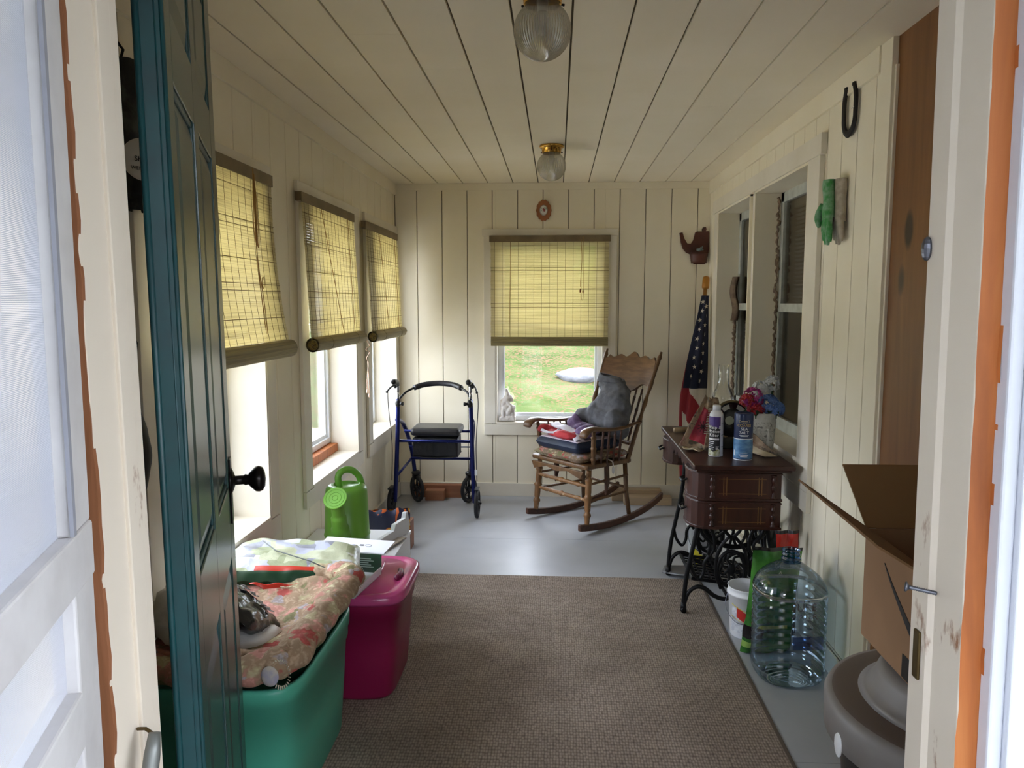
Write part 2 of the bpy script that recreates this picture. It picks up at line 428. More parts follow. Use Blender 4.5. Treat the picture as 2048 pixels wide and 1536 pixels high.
# ------------------------------------------------------------------ doorway (front wall)
LEAN = .0115
def lean(mb, k=LEAN, z0=1.35):
    mb.v = [(x-k*(z-z0), y, z) for x, y, z in mb.v]; return mb
m = MB()
m.box(-1.4, -.62, .815, YF, 0, ZC); m.box(.56, 1.4, .815, YF, 0, ZC); m.box(-.62, .56, .815, YF, 2.215, ZC)
struct(m.build('wall_front', ext_white), 'white front wall around the entry doorway', 'wall')
m = MB()
m.prism([(-.62, YF+.005), (-.532, YF+.005), (-.532, YF-.018), (-.524, YF-.024), (-.524, .83), (-.62, .83)], 0, 2.21)
m.box(-.62, -.545, YF+.005, YF+.02, 0, 2.21)
lean(m); dj = m.build('trim_1', [chip], bevel=.0015); struct(dj, 'worn left door jamb with chipped cream paint', 'door jamb')
m = MB(); rr = random.Random(5); P = []
zs = [2.2*k/70 for k in range(71)]
vs = []; 
for z in zs:
    e = rr.uniform(-.0018, .0018); vs += [(-.538, .829, z), (-.5235+e, .829, z), (-.5235+e, .835, z)]
fs = []
for k in range(70): fs += [(3*k, 3*k+1, 3*k+4, 3*k+3), (3*k+1, 3*k+2, 3*k+5, 3*k+4)]
m.add(vs, fs); lean(m); m.build('bare_wood_edge', old_brown, dj)
m = MB(); m.box(-.526, -.519, .885, .912, 0, 2.21); m.box(-.526, -.5215, .912, .931, 0, 2.21); lean(m); m.build('door_stop', chip, dj, bevel=.0015)
m = MB(); m.box(-.75, -.536, .795, .829, 0, 2.215); lean(m)
m.build('outer_casing', jamb_paint, dj, bevel=.002)
m = MB()
m.prism([(.56, YF+.005), (.432, YF+.005), (.432, YF-.035), (.437, YF-.042), (.437, .828), (.56, .828)], 0, 2.21)
LR = .010
lean(m, LR); rj = m.build('trim_2', [chip], bevel=.0015); struct(rj, 'white right door jamb with a latch plate hole', 'door jamb')
m = MB(); vs = []; fs = []
for z in zs:
    e = rr.uniform(-.0012, .0012); g = rr.uniform(-.0015, .0015)
    vs += [(.437+e, .8275, z), (.459+g, .8265, z), (.459+g, .82, z)]
for k in range(70): fs += [(3*k+1, 3*k, 3*k+3, 3*k+4), (3*k+2, 3*k+1, 3*k+4, 3*k+5)]
m.add(vs, fs); lean(m, LR); m.build('bare_wood_edge', raw_wood, rj)
m = MB(); m.box(.4585, .474, .806, .828, 0, 2.215); lean(m, LR); m.build('outer_bead', ext_white, rj, bevel=.003)
m = MB(); m.box(.474, .9, .798, .828, 0, 2.215); lean(m, LR); m.build('outer_casing', ext_white, rj, bevel=.002)
brass_old = M('tarnished_brass', '5a4a2c', .5, .8)
m = MB(); m.box(.4285, .4325, .905, .92, 1.00, 1.06); lean(m, LR); m.build('strike_plate', brass_old, rj, bevel=.002)
steel = M('grey_steel', '6d6f78', .4, .9)
m = MB(); m.T = Matrix.Translation((.437, .88, 1.118)) @ Euler((0, 0, 0)).to_matrix().to_4x4()
pts = [(-.0, 0, -.003), (-.055, .02, .003)]
m.tube([(0+(-.028)*t, .008*t, .004*t) for t in [k/24 for k in range(25)]], [.0022+.0006*(k % 2) for k in range(25)], 8)
m.tube([(-.028, .008, .004), (-.0305, .0087, .0042), (-.032, .0093, .0044)], [.0028, .006, .0055], 12)
sc_ = m.build('screw', steel, smooth=True); tag(sc_, 'long steel screw sticking out of the right door jamb', 'screw')
m = MB(); m.ell((.428, .931, 1.512), (.006, .008, .014), 12)
tag(m.build('latch_keeper', steel, smooth=False), 'small grey metal catch on the upper right jamb', 'catch')
# threshold and step in front
m = MB(); m.box(-.62, .56, .62, .94, -.06, .004); struct(m.build('trim_3', wood('grey_threshold', '7d7a75', '8f8b85', '86827c', 0)), 'worn threshold of the doorway', 'threshold')

# screen door, swung open towards the viewer on the left
screen_m = NT('fly_screen_mesh'); a = screen_m
v = a.coord((1, 1, 1)); sep = a.n('ShaderNodeSeparateXYZ'); a.l(v, sep.inputs[0])
def band(sock, period):
    mu = a.n('ShaderNodeMath', operation='MULTIPLY'); mu.inputs[1].default_value = 1/period; a.l(sock, mu.inputs[0])
    fr = a.n('ShaderNodeMath', operation='FRACT'); a.l(mu.outputs[0], fr.inputs[0])
    lt = a.n('ShaderNodeMath', operation='LESS_THAN'); lt.inputs[1].default_value = .42; a.l(fr.outputs[0], lt.inputs[0]); return lt.outputs[0]
mx = a.n('ShaderNodeMath', operation='MAXIMUM'); a.l(band(sep.outputs[0], .0016), mx.inputs[0]); a.l(band(sep.outputs[2], .0016), mx.inputs[1])
tr = a.n('ShaderNodeBsdfTransparent'); ms = a.n('ShaderNodeMixShader'); a.l(mx.outputs[0], ms.inputs[0]); a.l(tr.outputs[0], ms.inputs[1]); a.l(a.b.outputs[0], ms.inputs[2])
a.b.inputs['Base Color'].default_value = hx('c9ccd6'); a.b.inputs['Roughness'].default_value = .5; a.l(ms.outputs[0], a.out.inputs['Surface']); screen_m = a.m
ddir = Vector((.32, -.947, 0)); sd = thing('screen_door', 'open white wooden screen door with grey mesh at the left edge', 'door', (-.512, .80, 0), rot=(0, 0, math.atan2(-.947, .32)))
sd.rotation_euler = Matrix.Rotation(-.0115, 3, 'Y').to_4x4().to_euler() if False else (0, 0, math.atan2(-.947, .32))
scp = M('screen_door_paint', 'cfcccb', .5, col2='bdb9b8', ns=9, lo=.4, hi=.7, bump=.3, bs=18, bd=.004)
m = MB(); m.box(0, .072, -.026, 0, .05, 1.213); m.box(0, .072, -.026, 0, 1.213, 2.04)
m.build('hinge_stile', scp, sd, bevel=.003)
m = MB(); m.box(.84, .9, -.026, 0, .05, 2.04); m.build('latch_stile', scp, sd, bevel=.003)
for (z0, z1) in ((1.152, 1.213), (.99, 1.05), (.05, .2), (1.96, 2.04)):
    m = MB(); m.box(.0 if z0 > 1 and z0 < 1.2 else .072, .84, -.028, .002, z0, z1); m.build('rail', scp, sd, bevel=.003)
m = MB(); m.box(.07, .845, -.014, -.013, .19, 1.97); m.build('fly_screen', screen_m, sd)
m = MB(); m.box(.069, .078, .0, .004, 1.215, 2.0); m.build('bead_moulding', M('grey_bead_paint', '8f9099', .6), sd)  # narrow bead in plain grey, darker than the stile paint
# door closer
dc = thing('door_closer', 'grey tubular door closer fixed low on the left jamb', 'door closer', (-.515, .875, .925))
m = MB(); m.tube([(.0, .0, .0), (.012, -.004, .003), (.028, -.01, -.002)], .0022, 8); m.build('pivot_pin', brass_old, dc)
m = MB(); m.tube([(.028, -.012, .003), (.028, -.02, -.02), (.02, -.10, -.28)], [.007, .0095, .0105], 14); m.build('cylinder', M('dull_grey_metal', '80827f', .5, .6), dc, smooth=True)

# green entry door, open inward
TH = math.radians(19.6)
door_m = M('dark_green_door_paint', '1f3a36', .27, col2='27443f', ns=5, lo=.4, hi=.7, bump=.05, bs=30, spec=.5)
teal_m = M('teal_edge_paint', '0a3d40', .42, col2='113539', ns=18, lo=.4, hi=.65, bump=.1, bs=40)
Rm = Matrix.Rotation(-.012, 3, 'Y') @ Matrix.Rotation(PI/2+TH, 3, 'Z')
gd = thing('entry_door', 'dark green panelled entry door standing open on the left', 'door', (-.497+.012*-1.34*-1*0+.0158, 1.0, 0), rot=Rm.to_euler())
DW, DT, DH = .80, .038, 2.19
m = MB()
st, rl = .105, 0
rows = [(.24, .88), (1.04, 1.76), (1.86, 2.10)]
cols = [(st, .365), (.435, DW-st)]
# stiles, rails
m.box(0, st, .006, DT, .014, DH); m.box(DW-st, DW, .006, DT, .014, DH); m.box(.365, .435, .006, DT, .014, DH)
for z0, z1 in ((.014, .24), (.88, 1.04), (1.76, 1.86), (2.10, DH)): m.box(st, DW-st, .0062, DT, z0, z1)
m.box(st, DW-st, .014, .024, .2, 2.14)
door_body = m.build('door_slab', door_m, gd, bevel=.002)
for z0, z1 in rows:
    for c0, c1 in cols:
        m = MB(); g = .012
        # raised field with sloping edges
        a0, a1, b0, b1 = c0+g, c1-g, z0+g, z1-g; e = .03 if z1-z0 > .2 else .014
        vs = [(a0, .014, b0), (a1, .014, b0), (a1, .014, b1), (a0, .014, b1), (a0+e, .007, b0+e), (a1-e, .007, b0+e), (a1-e, .007, b1-e), (a0+e, .007, b1-e)]
        m.add(vs, [(0, 1, 5, 4), (1, 2, 6, 5), (2, 3, 7, 6), (3, 0, 4, 7), (4, 5, 6, 7)])
        m.build('raised_panel', door_m, gd)
        m = MB(); t = .010
        for k, (p, q, r_, s_) in enumerate(((c0, c0+t, z0, z1), (c1-t, c1, z0, z1), (c0, c1, z0, z0+t), (c0, c1, z1-t, z1))):
            m.box(p, q, .009+.0003*k, .0145+.0002*k, r_, s_)
        m.build('panel_moulding', teal_m, gd, bevel=.002)
# the hinge edge with rounded teal arris and a rebated strip
m = MB(); m.box(-.0015, .0, .004, DT, .014, DH)
m.build('hinge_edge', teal_m, gd)
m = MB(); m.tube([(.001, .004, .01), (.001, .004, DH)], .0035, 8); m.tube([(-.0015, DT-.004, .01), (-.0015, DT-.004, DH)], .0045, 8); m.tube([(-.001, .012, .01), (-.001, .012, DH)], .0012, 6)
m.build('edge_bead', teal_m, gd, smooth=True)
blk = M('black_iron_knob', '231f1e', .3, .7)
kn = thing('tmp', 'x', 'x'); bpy.data.objects.remove(kn)
for side in (-1,):
    m = MB(); m.T = Matrix.Translation((DW-.065, .006, 1.047)) @ Matrix.Rotation(PI/2, 4, 'X')
    m.lathe([(.0, 0), (.03, .0), (.031, .004), (.02, .009), (.0105, .012), (.0105, .03), (.013, .034), (.0115, .04), (.019, .046), (.0285, .056), (.030, .064), (.027, .072), (.018, .077), (.0, .079)], 28)
    m.build('door_knob', blk, gd, smooth=True)
    m = MB(); m.box(DW-.085, DW-.045, .002, .006, .95, 1.1); m.build('knob_backplate', blk, gd, bevel=.003)

# ------------------------------------------------------------------ outdoors
m = MB(); m.box(-2.6, 2.4, -2.3, .81, 2.32, 2.42); m.box(-2.45, -2.33, -2.2, -2.08, -.35, 2.32); m.box(2.15, 2.27, -2.2, -2.08, -.35, 2.32)  # added roof, out of view, cuts the daylight on the near jambs
struct(m.build('shade_roof', M('shade_roof_grey', '8f8d88', .8)), 'unseen roof added over the entry to shade the doorway', 'roof')
m = MB(); m.grid(lambda u, v: (-6.5*cos(PI*u)+.4*noise.noise(Vector((u*18, v*5, 2))), -5.2*sin(PI*u)**.5+.6+.5*noise.noise(Vector((u*18, v*5, 2))), -.5+2.95*v), 60, 14)  # added hedge, out of view, dims the sky light reaching the doorway
struct(m.build('shade_hedge', M('shade_hedge_grey', '57564b', .9, col2='6a6a5c', ns=3), smooth=True, solid=.5), 'unseen hedge added behind the viewer to hold back daylight', 'hedge')
def lawn_h(x, y):
    t = max(0, y-6.3); return -.35+.13*t+.06*math.sin(x*.7+y*.3)+.04*noise.noise(Vector((x*.8, y*.8, 0)))
a = NT('leafy_autumn_lawn'); v = a.coord()
c1 = a.ramp(a.noise(v, 1.1, 6, .7), [(.35, '2b361c'), (.7, '4a4b33'), (.5, '384225')])
lf = a.n('ShaderNodeTexVoronoi'); lf.inputs['Scale'].default_value = 30; a.l(v, lf.inputs['Vector'])
msk = a.n('ShaderNodeMath', operation='MULTIPLY'); a.l(a.noise(v, .9, 5, .7), msk.inputs[0]); a.l(lf.outputs['Color'], msk.inputs[1])
gt = a.n('ShaderNodeMath', operation='GREATER_THAN'); gt.inputs[1].default_value = .33; a.l(msk.outputs[0], gt.inputs[0])
mx = a.n('ShaderNodeMix', data_type='RGBA'); a.l(gt.outputs[0], mx.inputs['Factor']); a.l(c1, mx.inputs['A']); mx.inputs['B'].default_value = hx('4f4030')
a.l(mx.outputs['Result'], a.b.inputs['Base Color']); a.b.inputs['Roughness'].default_value = 1; a.b.inputs['Specular IOR Level'].default_value = 0
a.bump(a.noise(v, 60, 4), .6, .03); lawn_m = a.m
m = MB(); m.grid(lambda u, v: (-40+80*u, -14+64*v, lawn_h(-40+80*u, -14+64*v)), 120, 100)
struct(m.build('ground', lawn_m, smooth=True), 'sloping lawn strewn with autumn leaves outside', 'lawn')
rock_m = M('pale_boulder', '58585c', .9, col2='45464a', ns=5, bump=.5, bs=20, bd=.02)
m = MB(); m.grid(lambda u, v: (.34*cos(2*PI*u)*cos(PI*(v-.5))*(1+.55*noise.noise(Vector((u*6, v*4, 0)))), .3*sin(2*PI*u)*cos(PI*(v-.5)), .14*sin(PI*(v-.5))), 20, 12, cu=True)
tag(m.build('boulder', rock_m, smooth=True, loc=(.36, 11.6, lawn_h(.36, 11.6)+.03)), 'pale boulder on the lawn seen through the far window', 'rock')
m = MB(); m.box(-3, 3, -3.2, .79, -.34, -.13); m.box(-1.0, 1.0, -.4, .79, -.13, -.07)  # added grey pad, keeps the lawn's green bounce off the doorway
struct(m.build('trim_4', M('neutral_pad_grey', '6e6d6c', .85, col2='5d5c5b', ns=3, bump=.3, bs=30)), 'unseen grey pad added outside the doorway against green lawn bounce', 'added pad')
m = MB(); m.grid(lambda u, v: (-8.5+7.0*u, -1.5+10*v, lawn_h(-8.5+7.0*u, -1.5+10*v)+.05), 20, 20)  # added pale ground, bounces skylight through the left windows onto the ceiling
struct(m.build('bounce_ground', M('bounce_ground_pale', 'd9d4c8', .95, col2='c4bfb3', ns=40, bump=.5, bs=60, bd=.01), smooth=True), 'pale ground added at the left to bounce light onto the ceiling', 'bounce ground')
leaf_m = M('tree_foliage', '3d5a24', .8, col2='6f8a35', ns=3, bump=.8, bs=9, bd=.1); bark_m = M('tree_bark', '4a3b2d', .9, bump=.6, bs=12, bd=.02)
def tree(x, y, h, r, label, seed):
    t = thing('tree', label, 'tree', (x, y, lawn_h(x, y)-.1)); rr = random.Random(seed)
    m = MB(); m.tube([(0, 0, 0), (.05, 0, h*.4), (0, .1, h*.8)], [.22, .16, .06], 10); m.build('trunk', bark_m, t, smooth=True)
    m = MB()
    for k in range(16):
        q = rr.uniform(0, 2*PI); d = rr.uniform(0, r*.75); z = h*rr.uniform(.3, 1)
        s = r*rr.uniform(.3, .5); m.ell((d*cos(q), d*sin(q), z), (s, s, s*.8), 12)
    m.build('crown', leaf_m, t, smooth=True, disp=(.5, .6), sub=1)
for i, (x, y, h, r, l) in enumerate([(-11, 9, 7, 2.6, 'tall leafy tree outside beyond the middle left window'), (-12, 3.5, 6, 2.4, 'broad green tree outside the nearest left window'), (-9, 14, 6, 2.2, 'rounded tree outside beyond the corner window'), (1.2, 17, 4.5, 1.8, 'dark bush at the top of the far lawn')]):
    tree(x, y, h, r, l, i)

# ------------------------------------------------------------------ bamboo blinds
a = NT('bamboo_slat'); v = a.coord((.6, .6, 55)); f = a.noise(v, 3.2, 3, .6)
col = a.ramp(f, [(.25, 'b0a27b'), (.75, 'efe7c4'), (.5, 'e2d8ae')])
a.l(col, a.b.inputs['Base Color']); a.b.inputs['Roughness'].default_value = .55
tl = a.n('ShaderNodeBsdfTranslucent'); a.l(col, tl.inputs[0]); ms = a.n('ShaderNodeMixShader'); ms.inputs[0].default_value = .47
a.l(a.b.outputs[0], ms.inputs[1]); a.l(tl.outputs[0], ms.inputs[2]); a.l(ms.outputs[0], a.out.inputs['Surface']); bam = a.m
bam_solid = M('bamboo_bundle', '9c8f60', .55, col2='7d7250', ns=4, stretch=(.6, .6, 60), lo=.35, hi=.6)
rail_m = M('bamboo_valance_brown', '7d6b4b', .5, col2='6c5b3f', ns=6)
cord_m = M('tan_blind_cord', '9a7442', .7); string_m = M('brown_weaving_thread', '6d5a34', .8)
white_cord = M('pinkish_white_cord', 'd9b9a2', .7)
def blind(name_label, p0, p1, ztop, zbot, bow, roll, cordpos, out=(1, 0, 0), gap=0., cords=(.2, .8), seed=1):
    """p0,p1: ends of the head rail (x,y); out: unit vector into the room; bow(s): how far it hangs out at height fraction s (0 top, 1 bottom)"""
    rr = random.Random(seed)
    t = thing('bamboo_blind', name_label, 'window blind', (p0[0], p0[1], ztop), group=None)
    A = Vector((0, 0, 0)); D = Vector((p1[0]-p0[0], p1[1]-p0[1], 0)); L = D.length; D.normalize(); O = Vector(out)
    def P(u, s, o=0): return A + D*(u*L) + O*(bow(s)+o) + Vector((0, 0, -(ztop-zbot)*s))
    m = MB(); fm = Matrix((D, O, Vector((0, 0, 1)))).transposed().to_4x4(); m.T = fm
    m.box(-.01, L+.01, -.012, .014, -.03, .012); m.box(-.01, L+.01, .014, .019, -.034, .012)
    m.build('head_rail', rail_m, t, bevel=.002)
    m = MB(); H = ztop-zbot; n = int(H/.0062)
    for k in range(n):
        s0 = (k+.04+gap)/n; s1 = (k+.96-gap*.5)/n
        if s0*H < .03: s0 = .03/H
        if s1 <= s0: continue
        j = rr.uniform(-.003, .003)
        vs = []; 
        for (s, o) in ((s0, 0), (s0, .0016), (s1, .0016), (s1, 0)):
            for u in (0+j, 1+j): vs.append(P(u, s, o+.0004*(k % 2)))
        m.add(vs, [(0, 1, 3, 2), (2, 3, 5, 4), (4, 5, 7, 6), (6, 7, 1, 0)])
    m.build('slat_panel', bam, t)
    m = MB()
    nt = 15
    for i in range(nt):
        u = (i+.5)/nt; m.tube([P(u, s/14, .0022) for s in range(15)], .0009, 4)
    for s in (.12, .3, .335, .52, .66, .7, .86):
        m.tube([P(0, s, .0025), P(1, s, .0025)], .0012, 4)
    m.build('weaving_threads', string_m, t)
    m = MB()
    if roll == 'roll':
        r = .034; c = P(0, 1, .006)-Vector((0, 0, r*.6)); 
        prof = []
        def fn(u, v):
            q = 2*PI*u*2.6; rad = r*(1-.25*u)*(1+.03*math.sin(40*q)); return c+D*(L*v)+O*(rad*cos(q))+Vector((0, 0, rad*sin(q)))
        m.grid(fn, 110, 1)
        m.tube([c+D*.006, c+D*(L-.006)], r*.72, 18)
        for u in (.25, .8):
            m.tube([c+D*(L*u)+O*(r*1.02*cos(q))+Vector((0, 0, r*1.02*sin(q))) for q in [2*PI*k/20 for k in range(20)]], .0014, 5, closed=True)
        m.build('rolled_bundle', bam_solid, t, smooth=False)
        m = MB(); rr2 = random.Random(3)
        for k in range(5):
            m.tube([c+D*(-.002)+O*(r*(.15*k)*cos(q))+Vector((0, 0, r*(.15*k)*sin(q))) for q in [2*PI*j/18 for j in range(18)]], .0022, 5, closed=True)
        m.build('roll_end', M('dark_roll_end', '4a3a1e', .8, col2='8a7434', ns=90), t)
    else:
        for k in range(5):
            zz = P(0, 1)-Vector((0, 0, .008+.013*k)); o = O*(.004+.006*math.sin(k*.8))
            m.tube([zz+o, zz+o+D*L], .0078, 8, up=(0, 0, 1))
        m.tube([P(0, 1)+O*.01-Vector((0, 0, .035)), P(1, 1)+O*.01-Vector((0, 0, .035))], .028, 12, flat=1.25, up=(0, 0, 1)) if roll == 'fold' else None
        m.build('folded_bundle', bam_solid, t)
    for (u, kind) in cordpos:
        m = MB()
        tp = P(u, 0, .022)
        if kind == 'loop':
            for dx in (-.014, .0, .014):
                m.tube(qbez([tp, tp+D*dx+O*.004-Vector((0, 0, .1)), tp+D*(dx*1.6)+O*.006-Vector((0, 0, .24+dx)), tp+D*.004+O*.008-Vector((0, 0, .27)), tp+O*.004-Vector((0, 0, .02))], 6), .0017, 5)
            m.tube(qbez([tp, tp-Vector((0, 0, .3))+O*.005, tp+D*.02-Vector((0, 0, .5))+O*.02, tp+D*.02-Vector((0, 0, .62))+O*.03], 6), .0017, 5)
            m.tube(qbez([tp, tp-Vector((0, 0, .3))+O*.005, tp+D*.005-Vector((0, 0, .52))+O*.02, tp+D*.012-Vector((0, 0, .64))+O*.03], 6), .0017, 5)
            m.tube([tp+D*.02+O*.018-Vector((0, 0, .42))+D*(.012*cos(q))+Vector((0, 0, .022*sin(q))) for q in [2*PI*k/12 for k in range(12)]], .0015, 5, closed=True)
        elif kind == 'pull':
            m.tube(qbez([tp, tp+D*.012-Vector((0, 0, .15)), tp+D*.002-Vector((0, 0, .3)), tp+D*.0-Vector((0, 0, .36))], 6), .0016, 5)
            m.tube(qbez([tp+D*.02, tp+D*.02-Vector((0, 0, .2)), tp+D*.022-Vector((0, 0, .42)), tp+D*.012-Vector((0, 0, .45)), tp+D*.006-Vector((0, 0, .38)), tp+D*.005-Vector((0, 0, .02))], 6), .0016, 5)
        else:
            m.tube([P(u, s/14, .0045)+D*(kind*s/14) for s in range(15)], .0017, 5)
        m.build('pull_cord' if isinstance(kind, str) else 'lift_cord', cord_m, t)
    m = MB()
    for (u, kind) in cordpos:
        if kind in ('loop', 'pull'):
            tp = P(u, 0, .022); zz = .66 if kind == 'loop' else .37; oo = O*(.03 if kind == 'loop' else 0)
            for dx in (.0, .02):
                q = tp+oo+D*dx-Vector((0, 0, zz+dx*.3)); m.tube([q, q-Vector((0, 0, .012)), q-Vector((0, 0, .028))], [.002, .0055, .0045], 8)
    if m.v: m.build('cord_tassel', M('orange_brown_tassel', '8a4a1f', .6), t)
    return t
bow1 = lambda s: .012+.055*s**2.2
b1 = blind('bamboo blind with a folded fluted hem, nearest the green door', (-1.165, 2.2), (-1.165, 3.10), 1.945, 1.30, bow1, 'fold', ((.74, 'loop'), (.12, .02)), seed=1)
b2 = blind('bamboo blind of the middle left window, rolled at the bottom', (-1.165, 3.47), (-1.165, 4.36), 1.935, 1.275, lambda s: .012+.03*s, 'roll', ((.30, .28), (.85, .0)), seed=2)
b3 = blind('bamboo blind in the far left corner, rolled at the bottom', (-1.165, 4.64), (-1.165, 5.55), 1.925, 1.262, lambda s: .012+.028*s, 'roll', ((.36, .16), (.88, .0)), seed=3)
b4 = blind('straight bamboo blind on the far wall window', (-.483, 5.655), (.372, 5.655), 1.92, 1.20, lambda s: .008, 'flat', ((.76, 'pull'), (.17, -.01)), out=(0, -1, 0), seed=4)
# knotted cord ends below the middle blind
m = MB(); b = Vector((.085, .86, -.70))
m.tube(qbez([b, b+Vector((.01, .02, -.03)), b+Vector((0, -.02, -.05)), b+Vector((.01, .02, -.07)), b+Vector((0, -.01, -.10)), b+Vector((.005, .012, -.13)), b+Vector((0, .0, -.2)), b+Vector((0, -.01, -.28))], 8), .0026, 6)
m.tube(qbez([b+Vector((0, .012, -.12)), b+Vector((0, .03, -.2)), b+Vector((0, .035, -.31))], 8), .0024, 6)
m.ell(b+Vector((0, -.01, -.29)), (.007, .007, .012), 8); m.ell(b+Vector((0, .035, -.32)), (.006, .006, .012), 8)
m.build('knotted_cord', white_cord, b2, smooth=True)

# ------------------------------------------------------------------ ceiling lights
brass = M('polished_brass', 'c79a4a', .18, 1)
a = NT('ribbed_clear_globe'); v = a.coord()
tcn = a.n('ShaderNodeTexCoord'); sp = a.n('ShaderNodeSeparateXYZ'); a.l(tcn.outputs['Object'], sp.inputs[0])
at = a.n('ShaderNodeMath', operation='ARCTAN2'); a.l(sp.outputs[1], at.inputs[0]); a.l(sp.outputs[0], at.inputs[1])
ml = a.n('ShaderNodeMath', operation='MULTIPLY'); ml.inputs[1].default_value = 60; a.l(at.outputs[0], ml.inputs[0])
sn = a.n('ShaderNodeMath', operation='SINE'); a.l(ml.outputs[0], sn.inputs[0])
bp = a.n('ShaderNodeBump'); bp.inputs['Strength'].default_value = .55; bp.inputs['Distance'].default_value = .003; a.l(sn.outputs[0], bp.inputs['Height'])
gl = a.n('ShaderNodeBsdfGlossy'); gl.inputs['Roughness'].default_value = .12; a.l(bp.outputs[0], gl.inputs['Normal'])
tr = a.n('ShaderNodeBsdfTransparent'); tr.inputs[0].default_value = (.9, .88, .82, 1)
tls = a.n('ShaderNodeBsdfTranslucent'); tls.inputs[0].default_value = (.8, .8, .78, 1); a.l(bp.outputs[0], tls.inputs['Normal'])
m1 = a.n('ShaderNodeMixShader'); m1.inputs[0].default_value = .35; a.l(tr.outputs[0], m1.inputs[1]); a.l(tls.outputs[0], m1.inputs[2])
lw = a.n('ShaderNodeLayerWeight'); lw.inputs['Blend'].default_value = .3; a.l(bp.outputs[0], lw.inputs['Normal'])
mr = a.n('ShaderNodeMapRange'); mr.inputs['To Min'].default_value = .24; mr.inputs['To Max'].default_value = .6; a.l(lw.outputs['Fresnel'], mr.inputs[0])
m2 = a.n('ShaderNodeMixShader'); a.l(mr.outputs[0], m2.inputs[0]); a.l(m1.outputs[0], m2.inputs[1]); a.l(gl.outputs[0], m2.inputs[2]); a.l(m2.outputs[0], a.out.inputs['Surface']); globe_m = a.m
def globe_light(x, y, label):
    t = thing('ceiling_light', label, 'ceiling light', (x, y, ZC))
    m = MB(); m.lathe([(.066, 0), (.069, -.006), (.066, -.012), (.062, -.015), (.054, -.017), (.053, -.04), (.05, -.043), (.05, -.02)], 36, cap=False)
    m.lathe([(.0, -.0005), (.066, -.0005)], 24, cap=False); m.build('brass_fitter', brass, t, smooth=True)
    for k in range(3):
        q = 2*PI*k/3+.5; m = MB(); m.tube([(.05*cos(q), .05*sin(q), -.033), (.068*cos(q), .068*sin(q), -.033)], [.002, .004], 8)
        m.build('thumb_screw', blk, t)
    m = MB(); pr = []
    for k in range(22):
        b = -PI/2+.0+(PI*.80)*k/21; pr.append((max(.0002, .08*cos(b)), -.112+.08*sin(b)))
    pr.append((.046, -.03)); m.lathe(pr, 72, cap=False); m.build('glass_globe', globe_m, t, smooth=True)
    m = MB(); m.ell((0, 0, -.09), (.024, .024, .034), 16); m.tube([(0, 0, -.06), (0, 0, -.025)], .016, 12); m.build('bulb', M('frosted_bulb', 'e8e6df', .3), t, smooth=True)
globe_light(-.045, 2.225, 'ribbed glass globe light on a brass base, nearer and larger in view')
globe_light(-.035, 4.36, 'ribbed glass globe light on a brass base, further down the porch')

# ------------------------------------------------------------------ rug
a = NT('taupe_ribbed_carpet'); v = a.coord((1, 1, 1)); vo = a.n('ShaderNodeTexVoronoi'); vo.inputs['Scale'].default_value = 1; 
mp = a.n('ShaderNodeMapping'); mp.inputs['Scale'].default_value = (105, 58, 1); tc = a.n('ShaderNodeTexCoord'); a.l(tc.outputs['Object'], mp.inputs[0]); a.l(mp.outputs[0], vo.inputs['Vector']); vo.inputs['Randomness'].default_value = .35
c1 = a.ramp(vo.outputs['Distance'], [(.15, 'a99b8d'), (.75, '675a50')])
c2 = a.noise(v, 3, 4); mx = a.n('ShaderNodeMix', data_type='RGBA', blend_type='MULTIPLY'); mx.inputs['Factor'].default_value = .5
a.l(c1, mx.inputs['A']); a.l(a.ramp(c2, [(.35, 'b8b0a8'), (.65, 'ffffff')]), mx.inputs['B']); a.l(mx.outputs['Result'], a.b.inputs['Base Color']); a.b.inputs['Roughness'].default_value = .95
iv = a.n('ShaderNodeMath', operation='SUBTRACT'); iv.inputs[0].default_value = 1; a.l(vo.outputs['Distance'], iv.inputs[1]); a.bump(iv.outputs[0], .6, .004); rug_m = a.m
rg = thing('rug', 'taupe ribbed carpet runner with a dark bound edge on the grey floor', 'rug', (0, 0, .001))
m = MB(); m.box(-1.12, .745, .96, 3.97, 0, .003); m.build('pile', rug_m, rg, bevel=.002)
m = MB(); m.box(.745, .758, .96, 3.97, 0, .004); m.build('bound_edge', M('dark_rug_binding', '574c42', .9), rg, bevel=.002)

